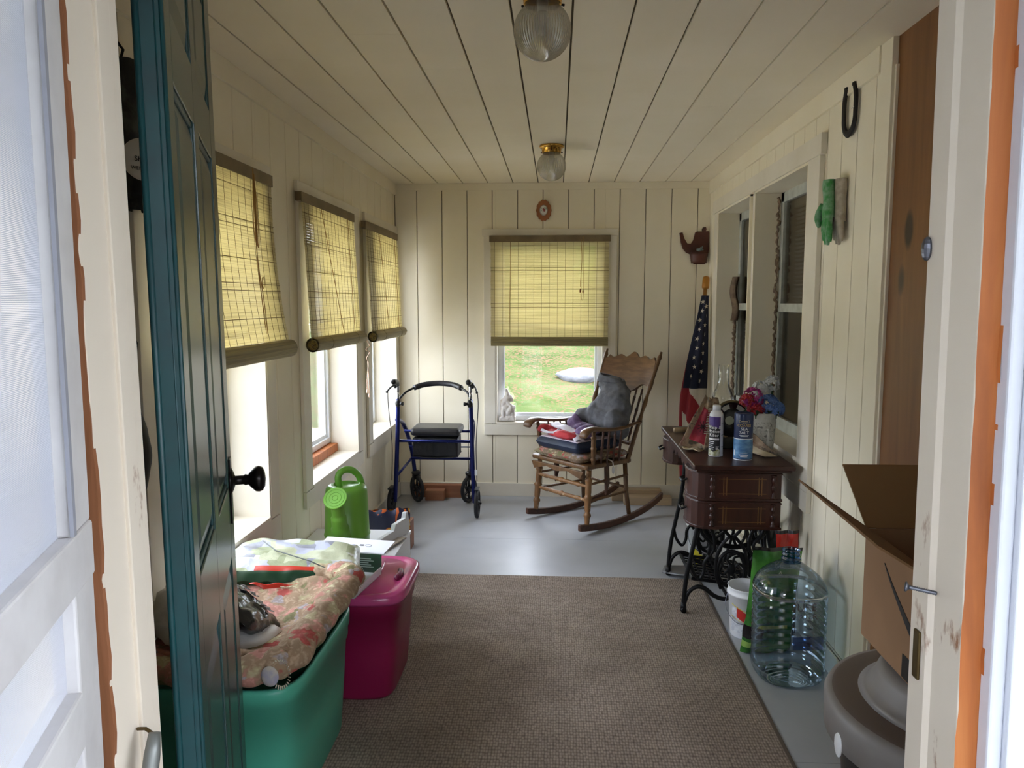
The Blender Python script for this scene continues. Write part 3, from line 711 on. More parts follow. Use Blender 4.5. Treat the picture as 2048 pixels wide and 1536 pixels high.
# ------------------------------------------------------------------ rollator walker
blue = M('metallic_blue_tube', '182263', .3, .55); black_pl = M('black_plastic', '17171a', .4); black_vinyl = M('black_vinyl_seat', '26262b', .38, bump=.2, bs=60)
rubber = M('grey_black_rubber', '1d1d1f', .7); chrome = M('satin_chrome', 'b9bac0', .25, 1)
wk = thing('rollator_walker', 'blue framed wheeled walker with a black seat in the far left corner', 'walker', (-.822, 5.28, 0), rotz=0)
for sx_ in (-1, 1):
    n0 = .262
    m = MB()
    m.tube(qbez([(sx_*.272, -.20, .10), (sx_*.262, -.19, .30), (sx_*.252, -.17, .60), (sx_*.247, -.17, .80)], 8), .0145, 12)
    m.tube(qbez([(sx_*.255, -.17, .66), (sx_*.245, -.0, .60), (sx_*.22, .13, .42), (sx_*.205, .19, .22)], 8), .0145, 12)
    m.tube([(sx_*.265, -.19, .27), (sx_*.22, .14, .33)], .009, 10)
    m.build('side_frame', blue, wk, smooth=True)
    m = MB(); m.tube([(sx_*.248, -.17, .78), (sx_*.246, -.175, .86)], .0095, 10); m.tube(qbez([(sx_*.246, -.175, .85), (sx_*.246, -.18, .905), (sx_*.246, -.22, .925), (sx_*.247, -.29, .925)], 6), .0115, 10)
    m.build('handle_tube', chrome, wk, smooth=True)
    m = MB(); m.tube([(sx_*.246, -.185, .90), (sx_*.246, -.21, .92), (sx_*.247, -.30, .93), (sx_*.247, -.315, .93)], [.015, .018, .019, .014], 12); m.build('hand_grip', black_pl, wk, smooth=True)
    m = MB(); m.tube(qbez([(sx_*.262, -.185, .90), (sx_*.285, -.22, .885), (sx_*.30, -.28, .86)], 6), [.006]*12+[.008], 8); m.ell((sx_*.262, -.18, .895), (.014, .02, .02), 10); m.build('brake_lever', black_pl, wk, smooth=True)
    m = MB(); m.tube(qbez([(sx_*.30, -.24, .865), (sx_*.302, -.22, .75), (sx_*.285, -.2, .5), (sx_*.29, -.2, .25)], 8), .0028, 6); m.build('brake_cable', black_pl, wk)
    m = MB(); m.ell((sx_*.243, -.19, .775), (.02, .022, .026), 12); m.tube([(sx_*.23, -.2, .775), (sx_*.205, -.21, .775)], [.008, .014], 8); m.build('height_knob', black_pl, wk, smooth=True)
    def wheel(cx, cy, rz, w=.028):
        R_ = Matrix.Translation((cx, cy, .1)) @ Matrix.Rotation(rz, 4, 'Z') @ Matrix.Rotation(PI/2, 4, 'Y')
        m = MB(); m.T = R_; m.tube([(.086*cos(q), .086*sin(q), 0) for q in [2*PI*k/32 for k in range(32)]], .0135, 10, closed=True)
        wo = m.build('wheel', rubber, wk, smooth=True)
        m = MB(); m.T = R_; m.lathe([(.02, -.016), (.022, -.01), (.022, .01), (.02, .016)], 16)
        m.tube([(.072*cos(q), .072*sin(q), 0) for q in [2*PI*k/28 for k in range(28)]], .007, 8, closed=True)
        for k in range(6):
            q = 2*PI*k/6; m.tube([(.02*cos(q), .02*sin(q), 0), (.07*cos(q), .07*sin(q), 0)], [.010, .007], 6)
        m.build('wheel_hub', black_pl, wo, smooth=True)
    wheel(sx_*.292, -.215, 0)
    m = MB(); m.tube([(sx_*.275, -.2, .1), (sx_*.32, -.215, .1)], .007, 8); m.build('axle', black_pl, wk)
    m = MB(); m.box(sx_*.292-.014, sx_*.292+.014, -.27, -.17, .20, .207); m.build('wheel_guard', black_pl, wk)
    wheel(sx_*.19, .185, -.55*sx_+.1)
    m = MB()
    for e in (-.022, .022):
        m.tube([(sx_*.19+e, .185, .1), (sx_*.197+e, .19, .20)], .008, 8)
    m.ell((sx_*.197, .19, .215), (.034, .03, .022), 12); m.build('caster_fork', black_pl, wk, smooth=True)
m = MB()
m.tube([(-.255, -.165, .515), (.255, -.165, .515)], .0105, 10); m.tube([(-.235, -.02, .56), (.235, -.02, .56)], .009, 10)
m.tube([(-.222, .13, .335), (.222, .13, .335)], .0095, 10); m.tube([(-.225, .08, .43), (.225, .08, .43)], .005, 8)
m.build('cross_bars', blue, wk, smooth=True)
m = MB()
m.box(-.17, .17, -.16, .10, .545, .60); m.build('seat', black_vinyl, wk, bevel=.022)
m = MB(); m.tube(qbez([(-.245, -.13, .80), (-.2, -.05, .845), (-.1, .04, .878), (0, .065, .885), (.1, .04, .878), (.2, -.05, .845), (.245, -.13, .80)], 6), .008, 10); m.build('backrest_tube', black_pl, wk, smooth=True)
m = MB(); m.tube(qbez([(-.165, -.01, .861), (-.1, .04, .878), (0, .065, .885), (.1, .04, .878), (.165, -.01, .861)], 6), .019, 14); m.build('backrest_pad', black_vinyl, wk, smooth=True)
m = MB(); m.grid(lambda u, v: ((u-.5)*(.29+.02*v), -.15+.02*sin(PI*u)*v+.004*sin(19*u), .53-.125*v-.012*sin(PI*u)*v), 20, 8)
m.grid(lambda u, v: ((u-.5)*.31, -.15+.2*v, .405-.012*sin(PI*u)), 20, 6)
m.grid(lambda u, v: (-.15, -.15+.2*v, .53-.125*u), 4, 4); m.grid(lambda u, v: (.15, -.15+.2*v, .53-.125*u), 4, 4); m.grid(lambda u, v: ((u-.5)*.30, .05, .53-.125*v), 6, 4)
m.build('storage_pouch', M('black_nylon', '1b1b1f', .6, bump=.3, bs=25, bd=.01), wk, smooth=True, solid=.004)
for x in (-.115, -.02, .085):
    m = MB(); m.ell((x, -.158, .505), (.006, .003, .006), 10); m.build('snap_button', chrome, wk, smooth=True)
m = MB(); m.box(.275, .292, -.206, -.199, .29, .33); m.build('label_sticker', M('white_sticker', 'e6e6e6', .5), wk)

# bricks / wooden blocks by the walls
block_m = wood('reddish_wood_block', '8a5a3e', 'a3704e', '976346', 0, .6, 7)
m = MB(); m.box(-.10, .04, -.045, .045, 0, .075)
tag(m.build('wood_block', block_m, bevel=.003, loc=(-.86, 5.545, 0)), 'reddish wood block on the floor behind the walker, the nearer one', 'wood block')
m = MB(); m.box(-.17, .2, -.03, .03, 0, .095)
tag(m.build('wood_block', block_m, bevel=.003, loc=(-.90, 5.627, 0)), 'taller reddish wood block right against the baseboard behind the walker', 'wood block')
block2 = wood('tan_wood_block', 'a08a6c', 'b59c7a', 'aa9375', 0, .6, 7)
m = MB(); m.box(-.17, .17, -.045, .045, 0, .06)
tag(m.build('wood_block', block2, bevel=.003, loc=(.66, 5.50, 0)), 'tan wood block on the floor behind the rocking chair, the nearer and shorter one', 'wood block')
m = MB(); m.box(-.19, .17, -.045, .045, 0, .085)
tag(m.build('wood_block', block2, bevel=.003, loc=(.60, 5.61, 0)), 'long tan wood block against the far baseboard behind the rocking chair', 'wood block')

# ------------------------------------------------------------------ rocking chair
def worn_wood(name, c1, c2, c3, flake, axis=2):
    a = NT(name); st = [1, 1, 1]; st[axis] = .12; v = a.coord(tuple(st)); f = a.noise(v, 30, 6, .65, .4)
    c = a.ramp(f, [(.3, c1), (.7, c2), (.5, c3)]); v2 = a.coord((1, 1, .6)); g = a.noise(v2, 34, 6, .7)
    r = a.ramp(g, [(.60, '000000'), (.66, 'ffffff')]); mx = a.n('ShaderNodeMix', data_type='RGBA')
    a.l(r, mx.inputs['Factor']); a.l(c, mx.inputs['A']); mx.inputs['B'].default_value = hx(flake); a.l(mx.outputs['Result'], a.b.inputs['Base Color'])
    a.b.inputs['Roughness'].default_value = .5; a.bump(g, .2, .002); return a.m
oak = worn_wood('weathered_oak', '4d341d', '7a5632', '634527', '836240'); oak_worn = worn_wood('peeling_oak_leg', '6a4726', '96693c', '7d5730', 'b7a583')
oak_dark = worn_wood('dark_rocker_wood', '3a2115', '573421', '472a1a', '5f3d28', 0)
rc = thing('rocking_chair', 'old wooden rocking chair with a pressed back and turned spindles, below the far window', 'rocking chair', (.195, 5.08, 0), rotz=math.radians(-48))
def turned(p0, p1, r, beads=2, n=10, seed=0):
    "lathe-turned rod between two points"
    P0, P1 = Vector(p0), Vector(p1); N = 30; pts = []; rd = []
    for k in range(N+1):
        t = k/N; pts.append(P0.lerp(P1, t)); q = r*(.72+.28*sin(PI*t))
        for b in range(beads):
            c = .18+.64*b/max(1, beads-1) if beads > 1 else .5
            q += r*.38*math.exp(-((t-c)/.028)**2)-r*.22*math.exp(-((t-c-.05)/.02)**2)
        rd.append(q)
    return pts, rd
for s_ in (-1, 1):
    m = MB(); pts = []
    for k in range(25):
        t = k/24; y = -.295+.835*t; z = .022+.30*(y-.02)**2*1.0+(.02*max(0, (y-.35)/.2) ** 2)
        pts.append((s_*(.255-.05*t), y, z))
    vs = []; fs = []
    for (x, y, z) in pts:
        h = .021
        vs += [(x-.013, y, z-h), (x+.013, y, z-h), (x+.013, y, z+h), (x-.013, y, z+h)]
    for k in range(24):
        for j in range(4): fs.append((4*k+j, 4*k+(j+1) % 4, 4*k+4+(j+1) % 4, 4*k+4+j))
    fs += [(3, 2, 1, 0), (96, 97, 98, 99)]; m.add(vs, fs); m.build('runner', oak_dark, rc, bevel=.005)
    m = MB(); m.tube(*turned((s_*.247, -.22, .055), (s_*.235, -.195, .40), .021, 3), n=12); m.build('leg', oak_worn, rc, smooth=True)
    m = MB(); m.tube([(s_*.215, .2, .05), (s_*.205, .18, .2), (s_*.195, .175, .40)], .015, 12); m.build('leg', oak, rc, smooth=True)
    for z in (.20, .31):
        m = MB(); m.tube([(s_*.24, -.2, z), (s_*.208, .185, z+.005)], .0085, 8); m.build('side_stretcher', oak, rc, smooth=True)
for z in (.21, .30):
    m = MB(); m.tube(*turned((-.24, -.21, z), (.24, -.21, z), .0135, 3), n=12); m.build('front_stretcher', oak_worn, rc, smooth=True)
m = MB(); m.tube([(-.205, .185, .23), (.205, .185, .23)], .009, 8); m.build('rear_stretcher', oak, rc, smooth=True)
m = MB()
sp_ = [(-.265, -.235), (-.27, -.25), (-.25, -.262), (.25, -.262), (.27, -.25), (.265, -.235), (.225, .19), (.2, .21), (-.2, .21), (-.225, .19)]
m.prism(sp_, .402, .432); so = m.build('seat', oak, rc, bevel=.01); so.rotation_euler = (-.03, 0, 0)
m = MB(); m.prism([(-.25, -.01), (.25, -.01), (.22, -.06), (.1, -.028), (0, -.045), (-.1, -.028), (-.22, -.06)], -.262, -.248, 'xz'); m.v = [(x, y, z+.41) for x, y, z in m.v]
m.build('seat_apron', oak, rc, bevel=.003)
bk = lambda z: .17+.36*(z-.40)+.05*(z-.4)**2   # y of the back at height z
for s_ in (-1, 1):
    m = MB(); pts = []; rd = []
    for k in range(40):
        t = k/39; z = .40+.72*t; x = s_*(.215+.035*t)
        r = .0165-.004*t+.004*math.exp(-((t-.96)/.02)**2)+.003*sin(t*38)*(.35 < t < .75)
        if t > .97: r *= .6
        pts.append((x, bk(z), z)); rd.append(r)
    m.tube(pts, rd, 12); m.build('back_post', oak, rc, smooth=True)
def curved_back(poly, th, name, matr):
    m = MB(); n = len(poly)
    f = lambda x, z, o: (x, bk(z)+.03*(1-(x/.25)**2)+o, z)
    vs = [f(x, z, -th/2) for x, z in poly]+[f(x, z, th/2) for x, z in poly]
    return m, vs
# carved crest: grid between scalloped top and curved lower edge
def top_e(x):
    a_ = abs(x)/.235
    return 1.075+.022*math.exp(-(a_/.22)**2)+.010*math.cos(a_*PI*4.2)*(a_ < .95)-.02*(a_ > .9)
def bot_e(x): return .875-.022*math.cos(x/.235*PI*1.0)+.012*math.cos(x/.235*PI*3)
m = MB()
for o in (-.009, .009):
    m.grid(lambda u, v: ((u-.5)*.472, bk(bot_e((u-.5)*.47)+(top_e((u-.5)*.47)-bot_e((u-.5)*.47))*v)+.028*(1-((u-.5)*2)**2)+o, bot_e((u-.5)*.47)+(top_e((u-.5)*.47)-bot_e((u-.5)*.47))*v), 48, 8)
crest_w = M('pressed_oak_crest', '5f4229', .42, col2='745234', ns=10, stretch=(1, 1, 5))
m2_ = MB(); m2_.grid(lambda u, v: ((u-.5)*.472, bk(bot_e((u-.5)*.47)+(top_e((u-.5)*.47)-bot_e((u-.5)*.47))*v)+.028*(1-((u-.5)*2)**2), bot_e((u-.5)*.47)+(top_e((u-.5)*.47)-bot_e((u-.5)*.47))*v), 48, 8)
m2_.build('crest_rail', crest_w, rc, smooth=False, solid=.018)
m = MB(); m.tube([(x, bk(.52)+.028*(1-(x/.235)**2), .52) for x in [-.22+.44*k/12 for k in range(13)]], .014, 8); m.build('lower_back_rail', oak, rc, smooth=True)
for k in range(7):
    x = -.165+.055*k; m = MB(); yb = .028*(1-(x/.235)**2)
    m.tube(*turned((x, bk(.52)+yb, .52), (x*1.02, bk(.87)+yb, .87), .0085, 4), n=8); m.build('back_spindle', oak_dark, rc, smooth=True)
for s_ in (-1, 1):
    m = MB(); pts = qbez([(s_*.235, bk(.66), .665), (s_*.262, .05, .645), (s_*.27, -.1, .655), (s_*.272, -.2, .668), (s_*.27, -.26, .655), (s_*.268, -.285, .625)], 8)
    n_ = len(pts); rd = [.016+.022*min(1, (k/n_)*1.25)*(1-.35*max(0, (k/n_-.88)/.12)) for k in range(n_)]
    m.tube(pts, rd, 14, flat=.5, up=(0, 0, 1)); m.build('arm', crest_w, rc, smooth=True)
    m = MB(); m.tube(*turned((s_*.245, -.17, .43), (s_*.268, -.19, .65), .016, 3), n=10); m.build('arm_post', oak, rc, smooth=True)
    m = MB(); m.prism([(-.06, .43), (-.03, .43), (-.02, .30), (-.05, .22)], s_*.24-.009, s_*.24+.009, 'yz'); m.build('arm_brace', oak_dark, rc, bevel=.003)
    for k in range(4):
        y = -.10+.055*k; m = MB(); m.tube(*turned((s_*.243, y, .43), (s_*.264, y, .645), .0085, 3), n=8); m.build('arm_spindle', oak_dark, rc, smooth=True)

# floral fabric
def floral(name, base, seed=0.0, sc_=9):
    a = NT(name); tc = a.n('ShaderNodeTexCoord'); mp = a.n('ShaderNodeMapping'); mp.inputs['Location'].default_value = (seed, seed*.7, seed*.3); a.l(tc.outputs['Object'], mp.inputs[0]); v = mp.outputs[0]
    ns = a.n('ShaderNodeTexNoise'); ns.inputs['Scale'].default_value = sc_*2.4; ns.inputs['Detail'].default_value = 3; a.l(v, ns.inputs['Vector'])
    wv = a.n('ShaderNodeVectorMath', operation='SCALE'); wv.inputs['Scale'].default_value = .09; a.l(ns.outputs['Color'], wv.inputs[0])
    ad = a.n('ShaderNodeVectorMath', operation='ADD'); a.l(v, ad.inputs[0]); a.l(wv.outputs[0], ad.inputs[1])
    vo = a.n('ShaderNodeTexVoronoi'); vo.inputs['Scale'].default_value = sc_*1.7; a.l(ad.outputs[0], vo.inputs['Vector'])
    sep = a.n('ShaderNodeSeparateColor'); a.l(vo.outputs['Color'], sep.inputs[0])
    petal = a.ramp(sep.outputs[0], [(.0, 'b9564f'), (.13, 'd39a8e'), (.36, base), (.52, '84825a'), (.66, 'cfc5a0'), (.84, 'b3abb0')], 'CONSTANT')
    vo2 = a.n('ShaderNodeTexVoronoi'); vo2.inputs['Scale'].default_value = sc_*5; a.l(ad.outputs[0], vo2.inputs['Vector'])
    d = a.ramp(vo2.outputs['Distance'], [(.1, 'ffffff'), (.6, 'a5937a')])
    mk = a.ramp(vo.outputs['Distance'], [(.42, '000000'), (.60, 'ffffff')])
    mx = a.n('ShaderNodeMix', data_type='RGBA'); a.l(mk, mx.inputs['Factor']); a.l(petal, mx.inputs['A']); mx.inputs['B'].default_value = hx(base)
    m2 = a.n('ShaderNodeMix', data_type='RGBA', blend_type='MULTIPLY'); m2.inputs['Factor'].default_value = .55; a.l(mx.outputs['Result'], m2.inputs['A']); a.l(d, m2.inputs['B'])
    a.l(m2.outputs['Result'], a.b.inputs['Base Color']); a.b.inputs['Roughness'].default_value = .9; a.bump(ns.outputs['Fac'], .3, .006); return a.m
floral1 = floral('pink_green_floral_fabric', 'b39a80', 0, 11); floral2 = floral('muted_floral_fabric', '97826c', 3.3, 12)
def pillow(w, d, h, nu=28, p=4, wr=.0, seed=0, dome=.5, bot=1.0):
    "closed cushion mesh centred on 0"
    m = MB()
    def fn(sgn):
        def g(u, v):
            x, y = 2*u-1, 2*v-1; e = max(0, (1-abs(x)**p)*(1-abs(y)**p))**.45
            k = 1-.06*(1-abs(y)**2)*0
            n = wr*noise.noise(Vector((x*3+seed, y*3, sgn)))*e
            return (x*w/2, y*d/2, sgn*(h/2)*e*(1 if sgn > 0 else bot)+n)
        return g
    m.grid(fn(1), nu, nu); m.grid(fn(-1), nu, nu); return m
RZ = math.radians(-48)
def on_chair(x, y, z):   # chair coordinates to the room
    c, s = cos(RZ), sin(RZ); return (.195+c*x-s*y, 5.08+s*x+c*y, z)
m = pillow(.45, .44, .072, 30, 6, .012, 1)
def tuft(x, y, z):
    return (x, y, z)
c1_ = thing('seat_cushion', 'flat muted floral cushion lying on the rocking chair seat', 'cushion', on_chair(0, -.04, .468), rotz=RZ)
m.build('cushion_body', floral2, c1_, smooth=True)
m = MB(); m.tube(qbez([(.2, .02, -.02), (.255, .03, -.03), (.262, .035, -.07), (.268, .03, -.10)], 5), [.004]*10+[.007]*6, 6); m.ell((.266, .03, -.085), (.009, .009, .026), 8); m.build('tie_string', M('white_tie', 'dcd9d6', .8), c1_, smooth=True)
m = pillow(.40, .40, .075, 30, 14, .004, 2)
navy = M('navy_cushion_cover', '172338', .55, col2='1f2c45', ns=6); lilac = M('pale_lilac_cushion_top', 'cfc3cd', .8, col2='b9aebb', ns=5, bump=.15, bs=40)
c2_ = thing('seat_cushion', 'thick navy cushion with a pale lilac top, above the floral one', 'cushion', on_chair(.0, -.065, .537), rotz=RZ)
m.build('cushion_body', navy, c2_, smooth=True)
m = MB(); m.grid(lambda u, v: ((u-.5)*.36, (v-.5)*.36, .0385*(max(0, (1-abs((2*u-1)*.9)**14)*(1-abs((2*v-1)*.9)**14)))**.45+.0015+.004*noise.noise(Vector((u*3, v*3, 1)))), 20, 20); m.build('cushion_top', lilac, c2_, smooth=True, solid=.002)
# grey sweatshirt heaped against the back
grey_knit = M('grey_sweatshirt_knit', '55565a', .95, col2='64656a', ns=25, bump=.4, bs=140, bd=.002)
m = MB()
for c, r in (((.03, .05, .02), (.175, .10, .10)), ((.06, .08, .11), (.15, .09, .12)), ((.04, .11, .19), (.125, .08, .10)), ((-.01, .12, .265), (.10, .065, .06)), ((.14, .04, .03), (.08, .09, .09)), ((-.12, .02, .02), (.08, .08, .07)), ((.15, .05, -.02), (.07, .08, .07)), ((-.04, .03, .07), (.06, .07, .07))):
    m.ell(c, r, 18)
sw = m.build('sweatshirt', grey_knit, None, loc=on_chair(.045, .05, .655), rot=(-.12, 0, RZ), remesh=.009, disp=(.09, .035))
tag(sw, 'grey sweatshirt heaped against the back of the rocking chair', 'sweatshirt')
m = MB(); m.grid(lambda u, v: (-.01+(.112-.014*v)*cos(2*PI*u), .12+.068*sin(2*PI*u)*(1-.1*v), .275+.04*v-.02*cos(2*PI*u)*v), 28, 6, cu=True); m.build('hood', grey_knit, sw, smooth=True, solid=.012)
# folded cloth bundle with red, white and purple
red_m = M('red_cloth', 'b23238', .8, bump=.2, bs=30); white_cloth = M('lilac_white_cloth', 'c9c3cc', .85, bump=.2, bs=30, bd=.004); purple = M('dusty_purple_cloth', '5e4a6a', .85, col2='6c577a', ns=9, bump=.2, bs=30, bd=.004)
fc = thing('folded_garment', 'crumpled red, white and purple garment on the lilac cushion', 'clothing', on_chair(-.015, -.115, .583), rotz=RZ)
def strip(path, wid, thick, mt, name, par, seed=0, tilt=0):
    P = qbez(path, 8); m = MB(); N = len(P)-1
    def fn(u, v):
        i = min(N, int(round(u*N))); p = P[i]; d = (P[min(N, i+1)]-P[max(0, i-1)]).normalized(); sd_ = d.cross(Vector((0, 0, 1))).normalized()
        o = (v-.5)*wid; n = .012*noise.noise(Vector((u*5+seed, v*2.2, seed)))
        return p+sd_*o+Vector((0, 0, n-abs(v-.5)**2*thick*2+tilt*(v-.5)))
    m.grid(fn, N, 8); return m.build(name, mt, par, smooth=True, solid=.005)
m = MB()
for c, r in (((-.05, -.02, .012), (.15, .10, .026)), ((-.17, 0, .022), (.05, .07, .032)), ((.07, -.03, .02), (.09, .09, .03))): m.ell(c, r, 16)
m.ell((-.19, -.07, .03), (.035, .05, .03), 14); m.ell((.05, -.10, .02), (.10, .05, .028), 14)
m.build('red_fold', red_m, fc, remesh=.007, disp=(.05, .02))
strip([(-.2, -.1, .03), (-.1, -.115, .022), (0, -.11, .03), (.1, -.1, .018), (.17, -.08, .005)], .022, .01, white_cloth, 'white_band', fc, 1, .0)
strip([(-.19, .03, .06), (-.1, -.03, .065), (0, -.05, .062), (.1, -.06, .045), (.18, -.09, .0)], .075, .03, white_cloth, 'white_fold', fc, 2)
strip([(-.04, -.12, .02), (-.035, -.06, .05), (-.02, 0, .055)], .018, .004, white_cloth, 'white_stripe', fc, 3)
m = MB()
for c, r in (((.06, .06, .04), (.13, .08, .04)), ((.14, .0, .04), (.07, .08, .045)), ((-.04, .07, .07), (.06, .05, .04))): m.ell(c, r, 16)
m.build('purple_fold', purple, fc, remesh=.007, disp=(.06, .03))
m = MB(); m.grid(lambda u, v: (-.06+.12*u, .03+.05*v, .075+.055*v*(1-u)+.01*sin(7*u)), 10, 6); m.build('purple_collar', purple, fc, smooth=True, solid=.006)

# ------------------------------------------------------------------ things on the walls
dkred = M('reddish_brown_stained_wood', '55281a', .5, col2='452015', ns=8)
ts = thing('teapot_shelf', 'reddish brown teapot shaped wall shelf in the far right corner', 'shelf', (.985, YB-.002, 1.85))
tp = [(-.112, .095), (-.09, .10), (-.075, .055), (-.055, .022), (-.03, .018), (-.012, .045), (.0, .098), (.012, .105), (.052, .105), (.048, .118), (.055, .135), (.075, .137), (.08, .12), (.074, .107), (.097, .108), (.1, -.02), (.09, -.075), (.075, -.125), (-.005, -.125), (-.022, -.1), (-.035, -.055), (-.06, -.045), (-.085, -.015), (-.1, .03), (-.105, .07)]
m = MB(); m.prism([(x*1.0, z) for x, z in tp], -.018, 0, 'xz'); m.build('back_board', dkred, ts, bevel=.002)
m = MB(); m.prism([(-.035, -.018), (.095, -.018), (.09, -.055), (.06, -.07), (.0, -.07), (-.03, -.055)], -.048, -.04); m.build('ledge', dkred, ts, bevel=.002)
m = MB(); m.grid(lambda u, v: (-.035+.128*u+(.012 if u < .5 else -.012)*v*abs(2*u-1), -.02-.048*math.sin(PI*u)**.6*(1-.3*v), -.045-.075*v), 16, 4); m.build('cup_front', dkred, ts, smooth=True, solid=.006)
m = MB(); m.ell((0, 0, .012), (.014, .01, .012), 12); m.ell((.012, 0, .026), (.007, .007, .007), 10); m.tube(qbez([(.0, 0, .012), (.018, 0, .018), (.022, 0, .04)], 5), .003, 6); m.ell((-.012, 0, .014), (.008, .006, .012), 10); m.ell((.02, -.004, .012), (.01, .006, .005), 8)
tag(m.build('figurine', M('blue_grey_ceramic', '8fa0a3', .3, col2='5d6f75', ns=60), smooth=True, loc=(1.01, YB-.05, 1.811)), 'tiny blue grey china figure on the ledge of the teapot shelf', 'figurine')
pq = thing('wall_plaque', 'small oval scalloped wooden plaque above the far window', 'plaque', (-.1, YB-.001, 2.112))
def oval(rx, rz, n, sc=0, k=12): return [(rx*(1+sc*cos(k*2*PI*i/n))*cos(2*PI*i/n), rz*(1+sc*cos(k*2*PI*i/n))*sin(2*PI*i/n)) for i in range(n)]
m = MB(); m.prism(oval(.054, .075, 96, .035, 14), -.014, 0, 'xz'); m.build('wooden_frame', wood('plaque_wood', '8a4f28', 'a0633a', '955a30', 2, .45, 8), pq, bevel=.003)
m = MB(); m.prism(oval(.029, .038, 40), -.019, -.0142, 'xz'); m.build('silver_rim', M('silver_rim', 'a8a39a', .4, .7), pq, bevel=.002)
m = MB(); m.prism(oval(.024, .032, 40), -.0205, -.0192, 'xz'); cm = m.build('cameo', M('cameo_picture', 'd9d6cf', .4, col2='7f8f7a', ns=45, lo=.5, hi=.62), pq)
m = MB(); m.ell((.004, -.0215, .0), (.008, .003, .010), 10); m.ell((-.003, -.0215, .008), (.006, .003, .006), 10); m.build('rose_relief', M('faded_red_rose', '9a4a48', .5), cm, smooth=True)

iron = M('black_wrought_iron', '15100f', .6, .4, bump=.4, bs=60)
hs = thing('horseshoe', 'black iron horseshoe nailed open end up on the right wall', 'horseshoe', (XR-.012, 3.01, 2.155))
P = []
for k in range(49):
    q = -2.55+5.1*k/48; P.append((0, .054*sin(q)*(1.0), -.012-.062*cos(q) if cos(q) > 0 else -.012-.095*cos(q)))
P = [(0, -.040, .088)]+[(0, -.056*sin(PI*(.5-0))*1, .045)]+[(0, -.056*cos(a_), -.02-.062*sin(a_)) for a_ in [PI*k/20 for k in range(21)]]+[(0, .056, .045), (0, .040, .088)]
P = qbez(P, 4)
m = MB(); m.tube(P, .0145, 8, flat=.45, up=(1, 0, 0)); m.build('shoe', iron, hs, smooth=False, bevel=.001)
m = MB(); m.box(-.006, .006, -.05, -.028, .084, .094); m.build('heel_calk', iron, hs)
m = MB(); m.box(-.006, .006, .028, .05, .084, .094); m.build('heel_calk', iron, hs)
m = MB(); m.tube([(-.0105, -.046, -.002), (-.0105, -.066, .0)], .0015, 6); m.build('nail', M('pale_nail', 'cfc9bd', .4), hs)
# garden gloves
def glove(par, col, col2_, dx, name, ln=.25, lean_=0, cuff=None):
    g = MB(); w_ = .034
    g.grid(lambda u, v: (dx+.021*sin(2*PI*u)*(1+.1*sin(9*v)), w_*(1-.12*sin(PI*v))*cos(2*PI*u)+lean_*v, -.145*v*(ln/.25)), 20, 12, cu=True)
    for k, (yy, l_) in enumerate(((-.03, .05), (-.01, .062), (.012, .058), (.031, .042))):
        g.tube(qbez([(dx, yy*.75+lean_, -.125), (dx-.006, yy*.9+lean_, -.165), (dx-.002, yy*1.15+lean_, -.185-l_)], 5), [.0115]*8+[.0095, .0085, .005], 10)
    g.tube(qbez([(dx-.01, .03+lean_, -.09), (dx-.024, .045+lean_, -.13), (dx-.022, .04+lean_, -.175)], 5), [.014]*8+[.012, .010, .006], 10)
    return g.build(name, M(name+'_fabric', col, .85, col2=col2_, ns=30, lo=.4, hi=.62, bump=.4, bs=60, bd=.004), par, smooth=True)
gv = thing('garden_glove', 'green garden glove hanging in front of its pale mate on the right wall', 'glove', (XR-.054, 3.075, 1.915)); glove(gv, '3f8a48', '7ea184', 0, 'green_shell', lean_=-.012)
gw = thing('garden_glove', 'pale grey cotton glove hanging against the right wall behind the green one', 'glove', (XR-.02, 3.045, 1.915)); glove(gw, 'b5ab9b', '9c917f', 0, 'cotton_shell', ln=.275, lean_=-.004)

# ------------------------------------------------------------------ far window sill figure
m = MB(); 
m.box(-.062, .062, -.035, .035, 0, .03)
for c, r, ro in (((0, 0, .05), (.055, .035, .04), None), ((-.015, -.005, .09), (.038, .03, .05), None), ((.015, -.012, .075), (.022, .03, .05), (0, .5, 0)), ((.035, -.01, .095), (.03, .022, .018), (0, -.5, 0)), ((-.03, -.008, .12), (.03, .022, .03), None), ((-.01, -.006, .15), (.034, .024, .034), None), ((.015, -.02, .125), (.036, .012, .012), (0, .6, 0)), ((.0, 0, .195), (.017, .018, .022), None), ((-.008, 0, .225), (.014, .014, .02), (0, -.4, 0)), ((.026, 0, .165), (.016, .014, .03), (0, -.4, 0)), ((-.04, 0, .145), (.016, .014, .016), None), ((.04, -.01, .05), (.02, .022, .045), None), ((.0, 0, .175), (.028, .018, .022), None), ((-.03, -.02, .06), (.018, .02, .05), None)): m.ell(c, r, 14, rot=ro)
st_ = m.build('statuette', M('white_plaster', 'd6cfc8', .6), remesh=.0045, loc=(-.365, YB+.022, .572), disp=(.02, .008)); tag(st_, 'white plaster statuette of a seated robed figure on the far window sill', 'statuette')

